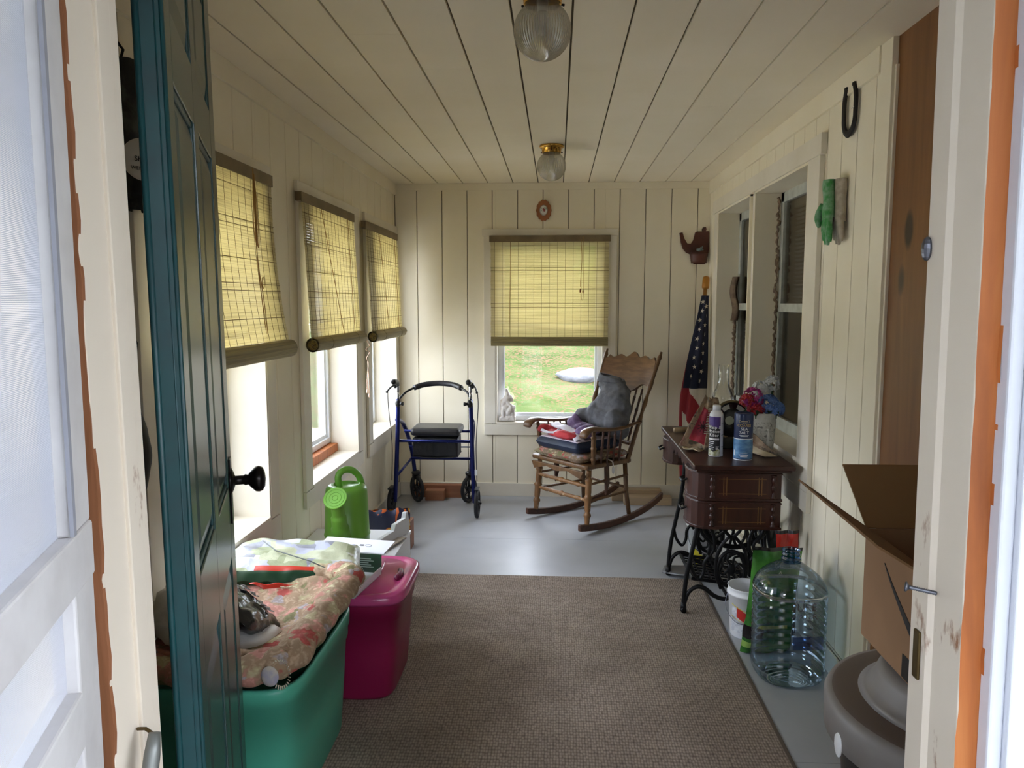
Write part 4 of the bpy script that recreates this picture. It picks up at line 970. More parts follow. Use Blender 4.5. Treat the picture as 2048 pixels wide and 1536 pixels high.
# ------------------------------------------------------------------ flag in the corner
fl_navy = M('flag_navy', '141a33', .8); fl_red = M('flag_red', '8f2029', .8); fl_white = M('flag_white', 'cfc6b8', .8)
polem = M('honey_pole_wood', '9a6c35', .4)
fg = thing('flag', 'furled stars and stripes flag leaning in the far right corner', 'flag', (.93, 5.38, 0))
bx_, by_, tx_, ty_ = 0.0, 0.0, .125, .20
def pole_at(z): t = z/1.62; return Vector((bx_+tx_*t, by_+ty_*t, z))
m = MB(); m.tube([pole_at(.04), pole_at(1.62)], .014, 12); m.build('pole', polem, fg, smooth=True)
m = MB(); m.tube([pole_at(1.545), pole_at(1.55), pole_at(1.56), pole_at(1.61), pole_at(1.63), pole_at(1.637)], [.014, .023, .026, .025, .022, .008], 16); m.build('pole_cap', M('gold_pole_cap', 'b0782e', .3, .3), fg, smooth=True)
def fcol(u, v):
    if u > .30 and u < .55: return 1 if v > .2 else 0
    if v < .50: return 0
    q = (v-.50)*6.5 + (u if u < .5 else 1-u)*2.6
    return 2 if int(q*1.0) % 2 == 0 else 1
def ffn(u, v):
    z = 1.50-1.30*v; c = pole_at(z); q = 2*PI*u
    w = .022+.062*math.sin(min(1, v*1.35)*PI/2)**1.1*(1 if v < .55 else max(.3, 1-(v-.55)*1.4))
    r = w*(1+.22*cos(5*q+v*5)); return c+Vector((r*cos(q)*1.0-.012*sin(PI*v)-.02*v, r*sin(q)*.65-.01, 0))
m = MB(); m.grid(ffn, 110, 150, lambda u, v: fcol(u, v), cu=True)
cl = m.build('flag_cloth', [fl_navy, fl_red, fl_white], fg, smooth=True)
m = MB(); rs = random.Random(4)
for i in range(9):
    for uu, off in ((.655+.05*(i % 2), 0), (.80+.04*(i % 2), .5)):
        v = .035+.05*(i+off); z_ = v
        if v > .47: continue
        c = Vector(ffn(uu, v)); c2 = Vector(ffn(uu+.004, v)); c3 = Vector(ffn(uu, v+.01)); X_ = (c2-c).normalized(); Y_ = (c-c3).normalized(); N_ = X_.cross(Y_)
        if N_.y > 0: N_ = -N_
        rad = .019; s0 = star(0, 0, rad, rs.uniform(-.3, .5)); vs = [c+X_*a_+Y_*b_+N_*.006 for a_, b_ in s0]; m.add(vs+[c+N_*.007], [(k, (k+1) % 10, 10) for k in range(10)])
m.build('stars', fl_white, cl)

# ------------------------------------------------------------------ treadle sewing cabinet
mahog = wood('dark_mahogany', '2e1711', '45241a', '3a1d15', 1, .35, 7); mahog_v = wood('dark_mahogany_upright', '331a13', '4a271c', '3e2017', 2, .35, 7)
inlay = M('gilt_inlay_line', '7d5a33', .4, .2)
cast = M('black_cast_iron', '121214', .42, .5, bump=.25, bs=60)
TX0, TX1, TY0, TY1, TZ = .60, 1.035, 3.33, 4.40, .742
sm_ = thing('sewing_machine_table', 'antique treadle sewing machine cabinet of dark wood on black cast iron legs', 'sewing table', (.8, 3.8, .004))
def W(mb): mb.T = Matrix.Translation((-.8, -3.8, 0)); return mb
m = W(MB())
def rect(x0, x1, y0, y1): return [(x0, y0), (x1, y0), (x1, y1), (x0, y1)]
m.box(TX0, TX1, TY0, TY1, TZ-.022, TZ); m.box(TX0+.012, TX1-.012, TY0+.012, TY1-.012, TZ-.034, TZ-.022)
m.build('table_top', mahog, sm_, bevel=.005)
# apron with wavy edge along the room side
m = W(MB()); n = 40; y0, y1 = 3.62, 4.14
poly = [(y0, TZ-.034), (y1, TZ-.034)]+[(y1-(y1-y0)*k/n, TZ-.075+.012*cos(k/n*2*PI*5)-.01*cos(k/n*2*PI)) for k in range(n+1)]
m.prism(poly, TX0+.02, TX0+.034, 'yz'); m.build('apron', mahog, sm_, bevel=.002)
def bank(y0, y1, tiers, name):
    zt = TZ-.036
    for i in range(tiers):
        z1 = zt-.128*i-.003*(i > 0); z0 = zt-.128*(i+1)+.003
        m = W(MB()); pts = []
        for k in range(13):
            t = k/12; pts.append((TX0+.028-.042*math.sin(PI*t)**.8+(.03*(t > .9)-.0), y0+(y1-y0)*t))
        cx = [(TX0+.10, y0), (TX0+.055, y0+.004), (TX0+.028, y0+.02), (TX0+.006, y0+.055), (TX0-.006, y0+.10), (TX0-.006, y1-.10), (TX0+.006, y1-.055), (TX0+.028, y1-.02), (TX0+.055, y1-.004), (TX0+.10, y1), (TX1-.05, y1), (TX1-.05, y0)]
        m.prism(cx, z0, z1); b = m.build('drawer', mahog_v, sm_, bevel=.004)
        # moulding lines, inlay and turned corner columns on the end panel
        m = W(MB())
        m.prism([(a_+(-.004 if a_ < .8 else .004), b_+(-.004 if b_ < (y0+y1)/2 else .004)) for a_, b_ in cx], z0-.003, z0+.009); m.prism([(a_+(-.003 if a_ < .8 else .003), b_+(-.003 if b_ < (y0+y1)/2 else .003)) for a_, b_ in cx], z1-.01, z1-.003)
        m.build('drawer_moulding', mahog, b, bevel=.002)
        for x in (TX0+.085, TX1-.085):
            m = W(MB()); pr = []
            for k in range(25):
                t = k/24; pr.append((.0075+.003*sin(t*PI*6)*(.15 < t < .85)+.004*(t < .08 or t > .92 or .47 < t < .53), z0+.012+(z1-z0-.022)*t))
            m.T = Matrix.Translation((x-.8, y0-3.8-.004, 0)); m.lathe(pr, 12); m.build('turned_column', mahog, b, smooth=True)
        for x in (TX0+.135, TX0+.148, TX1-.135, TX1-.148):
            m = W(MB()); m.box(x-.0018, x+.0018, y0-.0012, y0, z0+.022, z1-.022); m.build('inlay_line', inlay, b)
        for z in (z0+.03, z1-.03):
            m = W(MB()); m.box(TX0+.115, TX1-.115, y0-.0011, y0, z-.0012, z+.0012); m.build('inlay_line', inlay, b)
        m = W(MB()); m.tube([(TX0-.008, (y0+y1)/2-.035, (z0+z1)/2+.012), (TX0-.03, (y0+y1)/2-.03, (z0+z1)/2), (TX0-.03, (y0+y1)/2+.03, (z0+z1)/2), (TX0-.008, (y0+y1)/2+.035, (z0+z1)/2+.012)], .005, 8); m.build('drawer_pull', iron, b)
bank(TY0+.03, TY0+.29, 2, 'near'); bank(TY1-.29, TY1-.03, 1, 'far')
# the iron end frames: S-scrolls, medallion ring, arched feet
def end_frame(y, full=True):
    m = W(MB()); cx = .815; hw = .215
    def tb(p, r=.009): m.tube(qbez([(x, y, z) for x, z in p], 8), r, 8, flat=1.0)
    for s in (-1, 1):
        X = lambda d: cx+s*d
        tb([(X(.135), .70), (X(.145), .52), (X(.165), .38), (X(.20), .2), (X(.212), .09), (X(.215), .025)], .0105)
        tb([(X(.212), .045), (X(.195), .095), (X(.16), .125), (X(.12), .12), (X(.075), .085), (X(.03), .07), (X(0), .08)], .0105)
        tb([(X(.155), .44), (X(.135), .38), (X(.10), .335), (X(.105), .29), (X(.085), .255)], .008)
        tb([(X(.19), .255), (X(.175), .20), (X(.145), .165), (X(.125), .2), (X(.12), .25), (X(.085), .30), (X(.08), .36), (X(.11), .44), (X(.12), .5)], .008)
        tb([(X(.045), .12), (X(.07), .2), (X(.06), .3), (X(.02), .36), (X(0), .37)], .008)
        tb([(X(.1), .48), (X(.05), .44), (X(.02), .50), (X(.05), .56), (X(.09), .60)], .008)
        tb([(X(.0), .36), (X(.04), .41), (X(.03), .48), (X(0), .52)], .008)
    m.tube([(cx+.062*cos(q), y, .215+.085*sin(q)) for q in [2*PI*k/32 for k in range(32)]], .009, 8, closed=True)
    rr_ = random.Random(int(y*10))
    for k in range(8):
        q = 2*PI*k/8; p0 = (cx+.012*cos(q), y, .215+.016*sin(q)); p1 = (cx+.04*cos(q+.5), y-.004, .215+.055*sin(q+.5)); p2 = (cx+.058*cos(q+.1), y, .215+.08*sin(q+.1))
        m.tube(qbez([p0, p1, p2], 5), .006, 6)
    m.ell((cx, y-.003, .215), (.022, .008, .028), 12)
    m.tube([(cx-.14, y, .55), (cx+.14, y, .55)], .01, 8); m.tube([(cx-.135, y, .695), (cx+.135, y, .695)], .01, 8)
    f = m.build('iron_end_frame', cast, sm_, smooth=True)
    for s in (-1, 1):
        m = W(MB()); m.tube([(cx+s*.2, y-.006, .028), (cx+s*.226, y-.006, .0)] if False else [(cx+s*.214, y, .05), (cx+s*.215, y, .008)], [.012, .015], 8)
        m.tube([(cx+s*.215-.0, y-.012, .014), (cx+s*.215, y+.012, .014)], .0138, 12); m.build('foot_caster', cast, f, smooth=True)
    return f
end_frame(3.52); end_frame(4.02)
m = W(MB())
def br(p, r=.009): m.tube(qbez(p, 8), r, 8)
for s in (-1, 1):
    br([(1.0, 3.77+s*.25, .56), (1.0, 3.77+s*.14, .46), (1.0, 3.77+s*.05, .40), (1.0, 3.77, .36), (1.0, 3.77-s*.08, .28), (1.0, 3.77-s*.25, .12)], .010)
    br([(1.0, 3.77+s*.24, .34), (1.0, 3.77+s*.15, .38), (1.0, 3.77+s*.12, .30), (1.0, 3.77+s*.18, .22), (1.0, 3.77+s*.25, .25)], .008)
m.tube([(1.0, 3.77+.07*cos(q), .34+.07*sin(q)) for q in [2*PI*k/24 for k in range(24)]], .009, 8, closed=True)
m.build('back_brace', cast, sm_, smooth=True)
m = W(MB()); ce = (.845, 3.60, .46)
m.tube([(ce[0]+.165*cos(q), ce[1], ce[2]+.165*sin(q)) for q in [2*PI*k/48 for k in range(48)]], .0125, 10, closed=True)
for k in range(5):
    q = 2*PI*k/5+.3; m.tube(qbez([(ce[0]+.02*cos(q), ce[1], ce[2]+.02*sin(q)), (ce[0]+.09*cos(q+.2), ce[1], ce[2]+.09*sin(q+.2)), (ce[0]+.16*cos(q), ce[1], ce[2]+.16*sin(q))], 5), .008, 8)
m.tube([(ce[0], ce[1]-.02, ce[2]), (ce[0], ce[1]+.06, ce[2])], .02, 12)
m.build('flywheel', cast, sm_, smooth=True)
m = W(MB()); m.tube(qbez([(.86, 3.62, .44), (.84, 3.66, .3), (.80, 3.7, .13)], 6), .007, 8); m.build('pitman_rod', cast, sm_, smooth=True)
m = W(MB()); m.T = Matrix.Translation((.0, 0, .11)) @ Matrix.Rotation(.12, 4, 'Y')
for k in range(9): m.box(-.14, .14, -.17+.0425*k-.004, -.17+.0425*k+.004, -.004, .004)
for k in range(7): m.box(-.14+.0467*k-.004, -.14+.0467*k+.004, -.17, .17, -.005, .005)
m.tube([(-.145, -.175, 0), (.145, -.175, 0), (.145, .175, 0), (-.145, .175, 0)], .008, 6, closed=True); m.tube([(0, -.28, -.02), (0, .28, -.02)], .008, 8)
m.build('treadle_plate', cast, sm_)

# things on the table
def on_tab(x, y): return (x, y, TZ+.0045)
sp = thing('spray_can', 'white and purple insect spray can on the sewing table', 'spray can', on_tab(.735, 3.55))
white_can = M('white_lacquered_can', 'dfe0e6', .35)
m = MB(); m.lathe([(.030, 0), (.0325, .003), (.0325, .008), (.0318, .010), (.0318, .185), (.0325, .187), (.030, .196), (.024, .206), (.019, .212)], 40); m.build('can_body', white_can, sp, smooth=True)
m = MB(); m.lathe([(.0175, .21), (.018, .232), (.0165, .236), (.0, .237)], 28); m.build('cap', white_can, sp, smooth=True)
def cyl_patch(mb, R, a0, a1, z0, z1, n=16, mi=0, zf=None):
    mb.grid(lambda u, v: (R*cos(a0+(a1-a0)*u), R*sin(a0+(a1-a0)*u), (z0 if not zf else z0)+(z1-z0)*v+(zf(u, v) if zf else 0)), n, 6, mi)
A0 = -PI/2-.21
m = MB(); cyl_patch(m, .0323, A0-1.5, A0+.62, .022, .185, 20); m.build('black_label', M('black_can_label', '15141a', .35), sp, smooth=True)
m = MB(); cyl_patch(m, .0326, A0-1.5, A0+.62, .14, .185, 20, zf=lambda u, v: -.022*(u-.5)*(1-v))
m.build('purple_band', M('purple_can_band', '4b2f7d', .35), sp, smooth=True)
m = MB(); cyl_patch(m, .0327, A0-1.4, A0+.6, .006, .03, 20, zf=lambda u, v: .006*sin(9*u)*v); m.build('picture_band', M('garden_picture_band', '8b8a4d', .4, col2='cfd0bd', ns=70), sp, smooth=True)
m = MB()
for txt, z, s in (('Wasp &', .136, .021), ('Hornet', .118, .021), ('Killer', .100, .021)):
    text_on(m, txt, s, R=.0325, ang0=A0-.32, zc=z)
m.build('lettering', M('white_print', 'ececec', .5), sp)
m = MB(); cyl_patch(m, .0327, A0-1.3, A0+.45, .078, .086); 
for k in range(5): cyl_patch(m, .0327, A0-1.3, A0-.2-.12*(k % 3), .068-.0085*k, .0715-.0085*k, 8)
for k in range(3): cyl_patch(m, .0327, A0-.0, A0+.45-.1*(k % 2), .046-.006*k, .049-.006*k, 6)
m.build('print_lines', M('white_print_lines', 'd8d8dc', .5), sp)
m = MB(); cyl_patch(m, .0322, A0+.8, A0+1.6, .045, .047); cyl_patch(m, .0322, A0+.8, A0+1.6, .1, .102); cyl_patch(m, .0322, A0+.8, A0+1.6, .155, .157); m.build('side_print', M('dark_print', '3a3a45', .5), sp)

ss = thing('salt_canister', 'dark blue cardboard canister lettered COARSE SEA SALT on the sewing table', 'salt canister', on_tab(.842, 3.48))
m = MB(); m.lathe([(.0405, 0), (.0415, .002), (.0415, .206), (.041, .21), (.0385, .212), (.038, .206), (.0, .206)], 48); m.build('canister_body', M('navy_canister', '14264f', .3), ss, smooth=True)
AS = -PI/2-.16
m = MB(); m.lathe([(.0418, .008), (.0418, .096)], 48, cap=False); m.build('sea_picture', M('blue_water_print', '2c5f96', .3, col2='6c9cc4', ns=22, lo=.35, hi=.7, stretch=(1, 1, 2.5)), ss, smooth=True)
m = MB(); m.lathe([(.0421, .0955), (.0421, .099)], 48, cap=False); m.lathe([(.0421, .0005), (.0421, .005)], 48, cap=False); m.build('white_bands', M('canister_white_line', 'dfe6ef', .4), ss, smooth=True)
m = MB(); text_on(m, 'COARSE', .0165, R=.0418, ang0=AS, zc=.158); m.build('gold_lettering', M('gold_print', 'b89a55', .4), ss)
m = MB(); text_on(m, 'SEA', .019, R=.0418, ang0=AS, zc=.1425); text_on(m, 'SALT', .019, R=.0418, ang0=AS, zc=.1265)
cyl_patch(m, .0421, AS-.5, AS+.5, .1135, .1155, 12); cyl_patch(m, .0421, AS-.4, AS+.4, .109, .111, 12); cyl_patch(m, .0421, AS-.5, AS+.5, .0235, .028, 12); cyl_patch(m, .0421, AS-.35, AS+.4, .0165, .0195, 12); cyl_patch(m, .0421, AS-.4, AS+.4, .034, .0355, 12)
m.build('white_lettering', M('white_canister_print', 'e6e9ef', .5), ss)
m = MB(); fr_ = [(-.021, .182), (.021, .182), (.023, .177), (.021, .172), (.008, .171), (0, .166), (-.008, .171), (-.021, .172), (-.023, .177)]
m.tube([(.0424*cos(AS+x/.0418), .0424*sin(AS+x/.0418), z) for x, z in fr_], .0007, 5, closed=True)
cyl_patch(m, .0421, AS-.34, AS+.34, .1755, .178, 12); m.build('emblem_frame', M('emblem_gold', 'c6b98f', .4), ss)
m = MB(); cyl_patch(m, .0421, AS-1.25, AS-1.02, .02, .045); m.build('barcode_patch', M('white_patch', 'dfe3ea', .5), ss)

# round black disc on its stand
bd = thing('round_tin', 'round black disc with pale centre and dull gilt rim, standing on the sewing table', 'disc', on_tab(.845, 3.73), rotz=.05)
bl_gloss = M('glossy_black_disc', '0e0d0d', .25)
m = MB(); m.T = Matrix.Translation((0, 0, .142)) @ Matrix.Rotation(PI/2, 4, 'X'); m.lathe([(.0, -.01), (.088, -.01), (.09, .0), (.082, .006), (.03, .004), (.0, .004)], 48); m.build('disc', bl_gloss, bd, smooth=True)
m = MB(); m.tube([(.09*cos(q), -.004, .142+.09*sin(q)) for q in [2*PI*k/48 for k in range(48)]], .0065, 8, closed=True); m.build('gilt_rim', M('dull_gilt', '6e6040', .45, .5), bd, smooth=True)
m = MB(); m.T = Matrix.Translation((-.012, 0, .138)) @ Matrix.Rotation(PI/2, 4, 'X'); m.lathe([(.0, .0065), (.021, .0065), (.021, .004)], 28); m.build('pale_centre', M('pale_green_label', '9da590', .6), bd)
for q0 in (.95, 2.05):
    m = MB(); m.grid(lambda u, v: ((.055+.022*v)*cos(q0-.25+.55*u), -.0078, .142+(.055+.022*v)*sin(q0-.25+.55*u)), 8, 3); m.build('pale_window', M('pale_window_print', 'a3a59f', .5), bd, solid=.001)
m = MB(); m.box(-.06, .06, -.012, .03, 0, .06); m.build('stand', bl_gloss, bd, bevel=.006)

# printed cloth draped over the things on the table
a = NT('printed_linen'); tc = a.n('ShaderNodeTexCoord'); v = tc.outputs['Object']
c = a.ramp(a.noise(v, 13, 4, .6, .8), [(.3, '6e2a2f'), (.7, '6b6a55'), (.44, '8f7a66'), (.52, 'a8927a'), (.60, '59524a')])
a.l(c, a.b.inputs['Base Color']); a.b.inputs['Roughness'].default_value = .9; a.bump(a.noise(v, 80), .3, .002); linen = a.m
poppy = M('poppy_red_print', 'a8323f', .85, col2='7c1f30', ns=14); cream_cloth = M('cream_cloth_lining', 'c9bba0', .9, bump=.2, bs=40)
sf = thing('printed_scarf', 'printed scarf with a red poppy draped over the sewing table', 'scarf', on_tab(.80, 3.82))
def strut(name, pts4, mt, par, seed=0, amp=.012, nu=26, nv=14, solid=.003):
    "patch spanned by four corners with folds"
    A_, B_, C_, D_ = [Vector(p) for p in pts4]
    m = MB()
    def fn(u, v):
        p = (A_*(1-u)+B_*u)*(1-v)+(D_*(1-u)+C_*u)*v; nrm = (B_-A_).cross(D_-A_).normalized()
        return p+nrm*(amp*math.sin(u*9+seed+v*2)+amp*1.2*noise.noise(Vector((u*3+seed, v*3, seed))))
    m.grid(fn, nu, nv); return m.build(name, mt, par, smooth=True, solid=solid)
strut('left_panel', [(-.205, -.10, .012), (-.055, -.17, .008), (-.035, -.05, .225), (-.065, .0, .250)], linen, sf, 1, .010)
strut('poppy_panel', [(-.165, -.135, .055), (-.095, -.178, .03), (-.052, -.125, .165), (-.088, -.085, .205)], poppy, sf, 2, .004)
strut('brown_fold', [(-.105, -.185, .010), (-.065, -.20, .006), (-.035, -.10, .205), (-.055, -.11, .20)], linen, sf, 7, .006)
strut('top_fold', [(-.055, -.04, .18), (.03, -.04, .155), (.04, .05, .18), (-.02, .05, .245)], linen, sf, 3, .010)
strut('cream_corner', [(-.175, -.02, .012), (-.10, -.15, .004), (-.13, -.22, .012), (-.195, -.15, .012)], cream_cloth, sf, 4, .004)
strut('right_panel', [(.078, -.195, .130), (.215, -.30, .010), (.205, -.295, .006), (.078, -.19, .05)], linen, sf, 5, .005)
strut('right_lining', [(.078, -.20, .055), (.205, -.30, .006), (.15, -.305, .006), (.083, -.205, .012)], cream_cloth, sf, 6, .003)
m = MB()
for k in range(16):
    t = k/15; p = Vector((-.085, -.158, .085)).lerp(Vector((-.058, -.120, .20)), t); m.tube([p+Vector((-.014, 0, 0)), p+Vector((.010, -.006, .002))], .0017, 5)
m.build('ribbed_ribbon', M('checked_ribbon', 'bfb8a6', .8), sf)
m = MB(); pc = Vector((-.105, -.152, .115)); m.ell(pc, (.009, .005, .009), 10)
for k in range(9):
    q = 2*PI*k/9; m.tube([pc, pc+Vector((.026*cos(q), .006*cos(q), .028*sin(q)))], [.003, .0012], 6)
m.build('poppy_centre', M('poppy_dark_centre', '2a1216', .8), sf)
m = MB(); m.tube([(-.18, .06, .014), (-.06, .10, .014)], .013, 10)
tag(m.build('rolling_pin', M('pale_turned_wood', '9a8262', .6), loc=on_tab(.82, 4.12), smooth=True), 'short pale wooden dowel lying at the far end of the sewing table', 'dowel')

# glass lamp chimney
lg = thin_glass('clear_chimney_glass', (.93, .93, .9), .10, .03, .9)
ch = thing('oil_lamp', 'oil lamp with a tall clear glass chimney at the back of the sewing table', 'oil lamp', on_tab(.875, 4.08))
m = MB(); m.lathe([(.032, .115), (.034, .125), (.038, .14), (.056, .18), (.058, .20), (.05, .23), (.034, .265), (.029, .29), (.0285, .375), (.0295, .378)], 40, cap=False); m.build('glass_chimney', lg, ch, smooth=True)
m = MB(); m.lathe([(.05, 0), (.052, .01), (.02, .03), (.018, .05), (.045, .065), (.05, .085), (.03, .1), (.02, .105)], 32); m.build('font_base', M('brown_lamp_glass', '4a3424', .2), ch, smooth=True)
m = MB(); m.lathe([(.02, .1), (.036, .106), (.037, .114), (.034, .118)], 32); m.build('burner', brass_old, ch, smooth=True)

# planter with artificial flowers
pl = thing('flower_pot', 'white relief planter on the sewing table beside the window', 'planter', (.972, 3.66, TZ+.0045))
a = NT('antique_white_relief'); tc = a.n('ShaderNodeTexCoord'); f = a.noise(tc.outputs['Object'], 55, 4, .65, 1.4)
a.l(a.ramp(f, [(.36, '6d6c66'), (.5, 'd3d2cb')]), a.b.inputs['Base Color']); a.b.inputs['Roughness'].default_value = .55; a.bump(f, .9, .006); relief = a.m
m = MB(); m.lathe([(.045, 0), (.05, .004), (.052, .02), (.060, .165), (.064, .178), (.064, .19), (.059, .19), (.056, .16), (.0, .155)], 36); m.build('pot', M('antique_white_pot', 'd0cfc9', .5, col2='aeada6', ns=25, lo=.5, hi=.75), pl, smooth=True)
m = MB(); m.lathe([(.0525, .022), (.0575, .09), (.0608, .150)], 40, cap=False, wob=lambda q, z: 1+.03*max(0, noise.noise(Vector((cos(q)*3, sin(q)*3, z*30)))))
m.build('relief_band', relief, pl, smooth=True)
for qq in (-2.1, -1.35):
    m = MB(); c_ = (.061*cos(qq), .061*sin(qq))
    m.ell((c_[0], c_[1], .115), (.006, .006, .007), 8); m.ell((c_[0], c_[1], .085), (.008, .007, .024), 10); m.ell((c_[0]*.97, c_[1]*.97, .05), (.009, .007, .022), 10); m.tube([(c_[0], c_[1], .1), (c_[0]+.014, c_[1]-.003, .085)], .003, 6)
    m.build('relief_figure', M('relief_figure_white', 'd8d7d0', .5), pl, smooth=True)
fr = random.Random(11)
leafg = M('artificial_leaf', '1f3f22', .5, col2='2f5a2a', ns=20)
def blossom(name, centre, spread, n, size, mt, label):
    t = thing(name, label, 'artificial flower', (pl.location.x+centre[0], pl.location.y+centre[1], TZ+.17))
    h = centre[2]-.17
    m = MB(); m.tube([(0, 0, -.0), (0, 0, h)], .0025, 6)
    for k in range(5):
        q = fr.uniform(0, 2*PI); b = Vector((cos(q), sin(q), 0)); m.grid(lambda u, v: b*(.002+.032*v)+b.cross(Vector((0, 0, 1)))*((u-.5)*.018*math.sin(PI*min(.98, v+.05)))+Vector((0, 0, .01+.055*v-.02*v*v)), 4, 6)
    m.build('stem_leaves', leafg, t, solid=.0008)
    m = MB()
    size *= 1.15
    for k in range(n):
        q = fr.uniform(0, 2*PI); b = math.asin(fr.uniform(-.7, 1)); r = Vector((cos(q)*cos(b)*spread[0], sin(q)*cos(b)*spread[1], sin(b)*spread[2]+h)); nn = (r-Vector((0, 0, h))).normalized(); t1 = nn.orthogonal().normalized(); t2 = nn.cross(t1)
        for j in range(5):
            a_ = 2*PI*j/5+k; d = (t1*cos(a_)+t2*sin(a_)); e = nn.cross(d)
            p0 = r+nn*fr.uniform(0, .004); p1 = r+d*size*.6+e*size*.34+nn*size*.15; p2 = r+d*size+nn*size*.32; p3 = r+d*size*.6-e*size*.34+nn*size*.15
            m.add([p0, p1, p2, p3], [(0, 1, 2, 3)])
    m.build('petals', mt, t, solid=.0008)
blossom('hyacinth_flower', (-.055, -.03, .26), (.042, .035, .052), 60, .014, M('magenta_petals', '8f1f68', .6, col2='b23a86', ns=40), 'magenta artificial hyacinth at the left of the planter')
blossom('red_flower', (-.085, -.04, .255), (.030, .03, .022), 30, .014, M('red_petals', 'b3201f', .6, col2='8f1820', ns=40), 'red artificial blossom furthest left in the planter')
blossom('dark_red_flower', (-.045, -.05, .215), (.035, .025, .02), 26, .015, M('deep_red_petals', '9c1626', .6), 'deep red artificial blossom low over the planter rim')
blossom('hydrangea_flower', (.015, -.035, .235), (.045, .035, .042), 60, .014, M('blue_petals', '4466a6', .6, col2='6f8dc4', ns=40), 'blue artificial hydrangea cluster in the planter')
blossom('hydrangea_flower', (.052, -.04, .215), (.03, .03, .032), 34, .014, M('light_blue_petals', '5f80ba', .6), 'lighter blue artificial cluster at the right of the planter')
blossom('white_flower', (.0, .03, .30), (.04, .03, .035), 34, .017, M('white_petals', 'cfcfcf', .6), 'white artificial blossoms at the back left of the planter')
blossom('white_flower', (.045, .02, .325), (.026, .025, .035), 26, .017, bpy.data.materials['white_petals'], 'tallest white artificial blossom in the planter')

# ------------------------------------------------------------------ buckets, bags, jug on the right
pail_m = M('white_pail_plastic', 'd9dade', .45)
def pail(x, y, rz, label, h=.23, r=.095, handle=1):
    t = thing('pail', label, 'bucket', (x, y, 0), rotz=rz)
    m = MB(); m.lathe([(r*.82, 0), (r*.84, .004), (r*.97, h-.035), (r*1.04, h-.033), (r*1.04, h-.026), (r*.98, h-.024), (r*1.0, h-.006), (r*1.03, h), (r*.97, h), (r*.94, h-.02), (r*.8, .008), (.0, .008)], 44); m.build('bucket_body', pail_m, t, smooth=True)
    m = MB(); m.tube(qbez([(r*1.0, 0, h-.035), (r*1.04, -.03, h*.55), (r*.5, -r*1.0, h*.40), (0, -r*1.16, h*.36), (-r*.5, -r*1.0, h*.4), (-r*1.04, -.03, h*.55), (-r*1.0, 0, h-.035)], 8), .0017, 6); m.build('wire_handle', steel, t, smooth=True)
    return t, r, h
t, r, h = pail(.845, 3.31, -.45, 'white plastic pail with a red corner label behind the clear jug', .22, .088)
m = MB(); cyl_patch(m, r*.935, -2.3, -1.2, .03, .155, 14); m.build('paper_label', M('pale_print_label', 'cfd2d8', .5, col2='b6b9c4', ns=50, lo=.45, hi=.6), t, smooth=True)
m = MB(); cyl_patch(m, r*.965, -1.95, -1.2, .10, .145, 12, zf=lambda u, v: -.035*u); m.build('red_label', M('red_label', 'b92a22', .5), t, smooth=True)
m = MB(); cyl_patch(m, r*.97, -2.3, -1.2, .15, .153, 12, zf=lambda u, v: -.03*u); cyl_patch(m, r*.968, -2.3, -1.2, .098, .1, 12, zf=lambda u, v: -.03*u); m.build('yellow_line', M('yellow_line', 'd9c438', .5), t, smooth=True)
t, r, h = pail(.815, 4.17, .3, 'white plastic pail with a yellow label standing behind the treadle irons', .27, .095)
m = MB(); cyl_patch(m, r*.93, -2.7, -1.9, .03, .13, 14, zf=lambda u, v: -.05*u); m.build('yellow_label', M('yellow_label', 'd8c72c', .5, col2='e5dfb0', ns=30, lo=.55, hi=.6), t, smooth=True)
# dustpan-like shovel blade and a cardboard tube behind the treadle
sh = thing('garden_spade', 'grey metal spade blade lying behind the treadle legs', 'spade', (.70, 4.03, .006), rotz=1.2)
m = MB(); m.grid(lambda u, v: ((u-.5)*.16*(1 if v < .6 else 1-.8*(v-.6)), (v-.5)*.24, .03+.02*math.cos((u-.5)*PI)-.02*v), 12, 10); m.build('blade', M('worn_spade_steel', '6f7074', .45, .6), sh, smooth=True, solid=.003)
m = MB(); m.tube([(0, -.1, .04), (0, -.2, .05), (0, -.28, .055)], [.02, .018, .016], 12); m.build('socket', M('worn_wood_socket', '8f7f68', .7), sh, smooth=True)

def foil_bag(name, label, loc, rz, w_, h_, d_, bands, tilt=(0, 0), seed=0):
    t = thing(name, label, 'bag', loc); t.rotation_euler = (tilt[0], tilt[1], rz)
    m = MB()
    def fn(sg):
        def g(u, v):
            x, z = 2*u-1, v; e = max(0, (1-abs(x)**2.5))**.5*max(0, (1-z)**.55)*(min(1, .25+z*6))
            n = .012*noise.noise(Vector((u*5+seed, v*7, sg)))*min(1, (1-z)*3)
            return (x*w_/2*(1-.06*sin(PI*v)), sg*(d_/2*e)+n+.006*sin(u*14)*(z > .9), z*h_)
        return g
    def mf(u, v):
        for (v0, v1, u0, u1, k) in bands:
            if v0 <= v <= v1 and u0 <= u <= u1: return k
        return 0
    m.grid(fn(-1), 26, 34, mf); m.grid(fn(1), 26, 34, mf)
    return t, m
foil_green = M('glossy_green_foil', '2b5e28', .25, col2='4f8f3a', ns=6, bump=.4, bs=20, bd=.01); foil_red = M('glossy_red_foil', 'b3271f', .25, bump=.4, bs=20, bd=.01); foil_black = M('glossy_black_foil', '1a1718', .25); foil_white = M('white_bag_print', 'd5d8d0', .3); foil_yel = M('yellow_bag_print', 'c7b53c', .3)
foil_lt = M('pale_green_foil', '8fb35a', .25, bump=.3, bs=20)
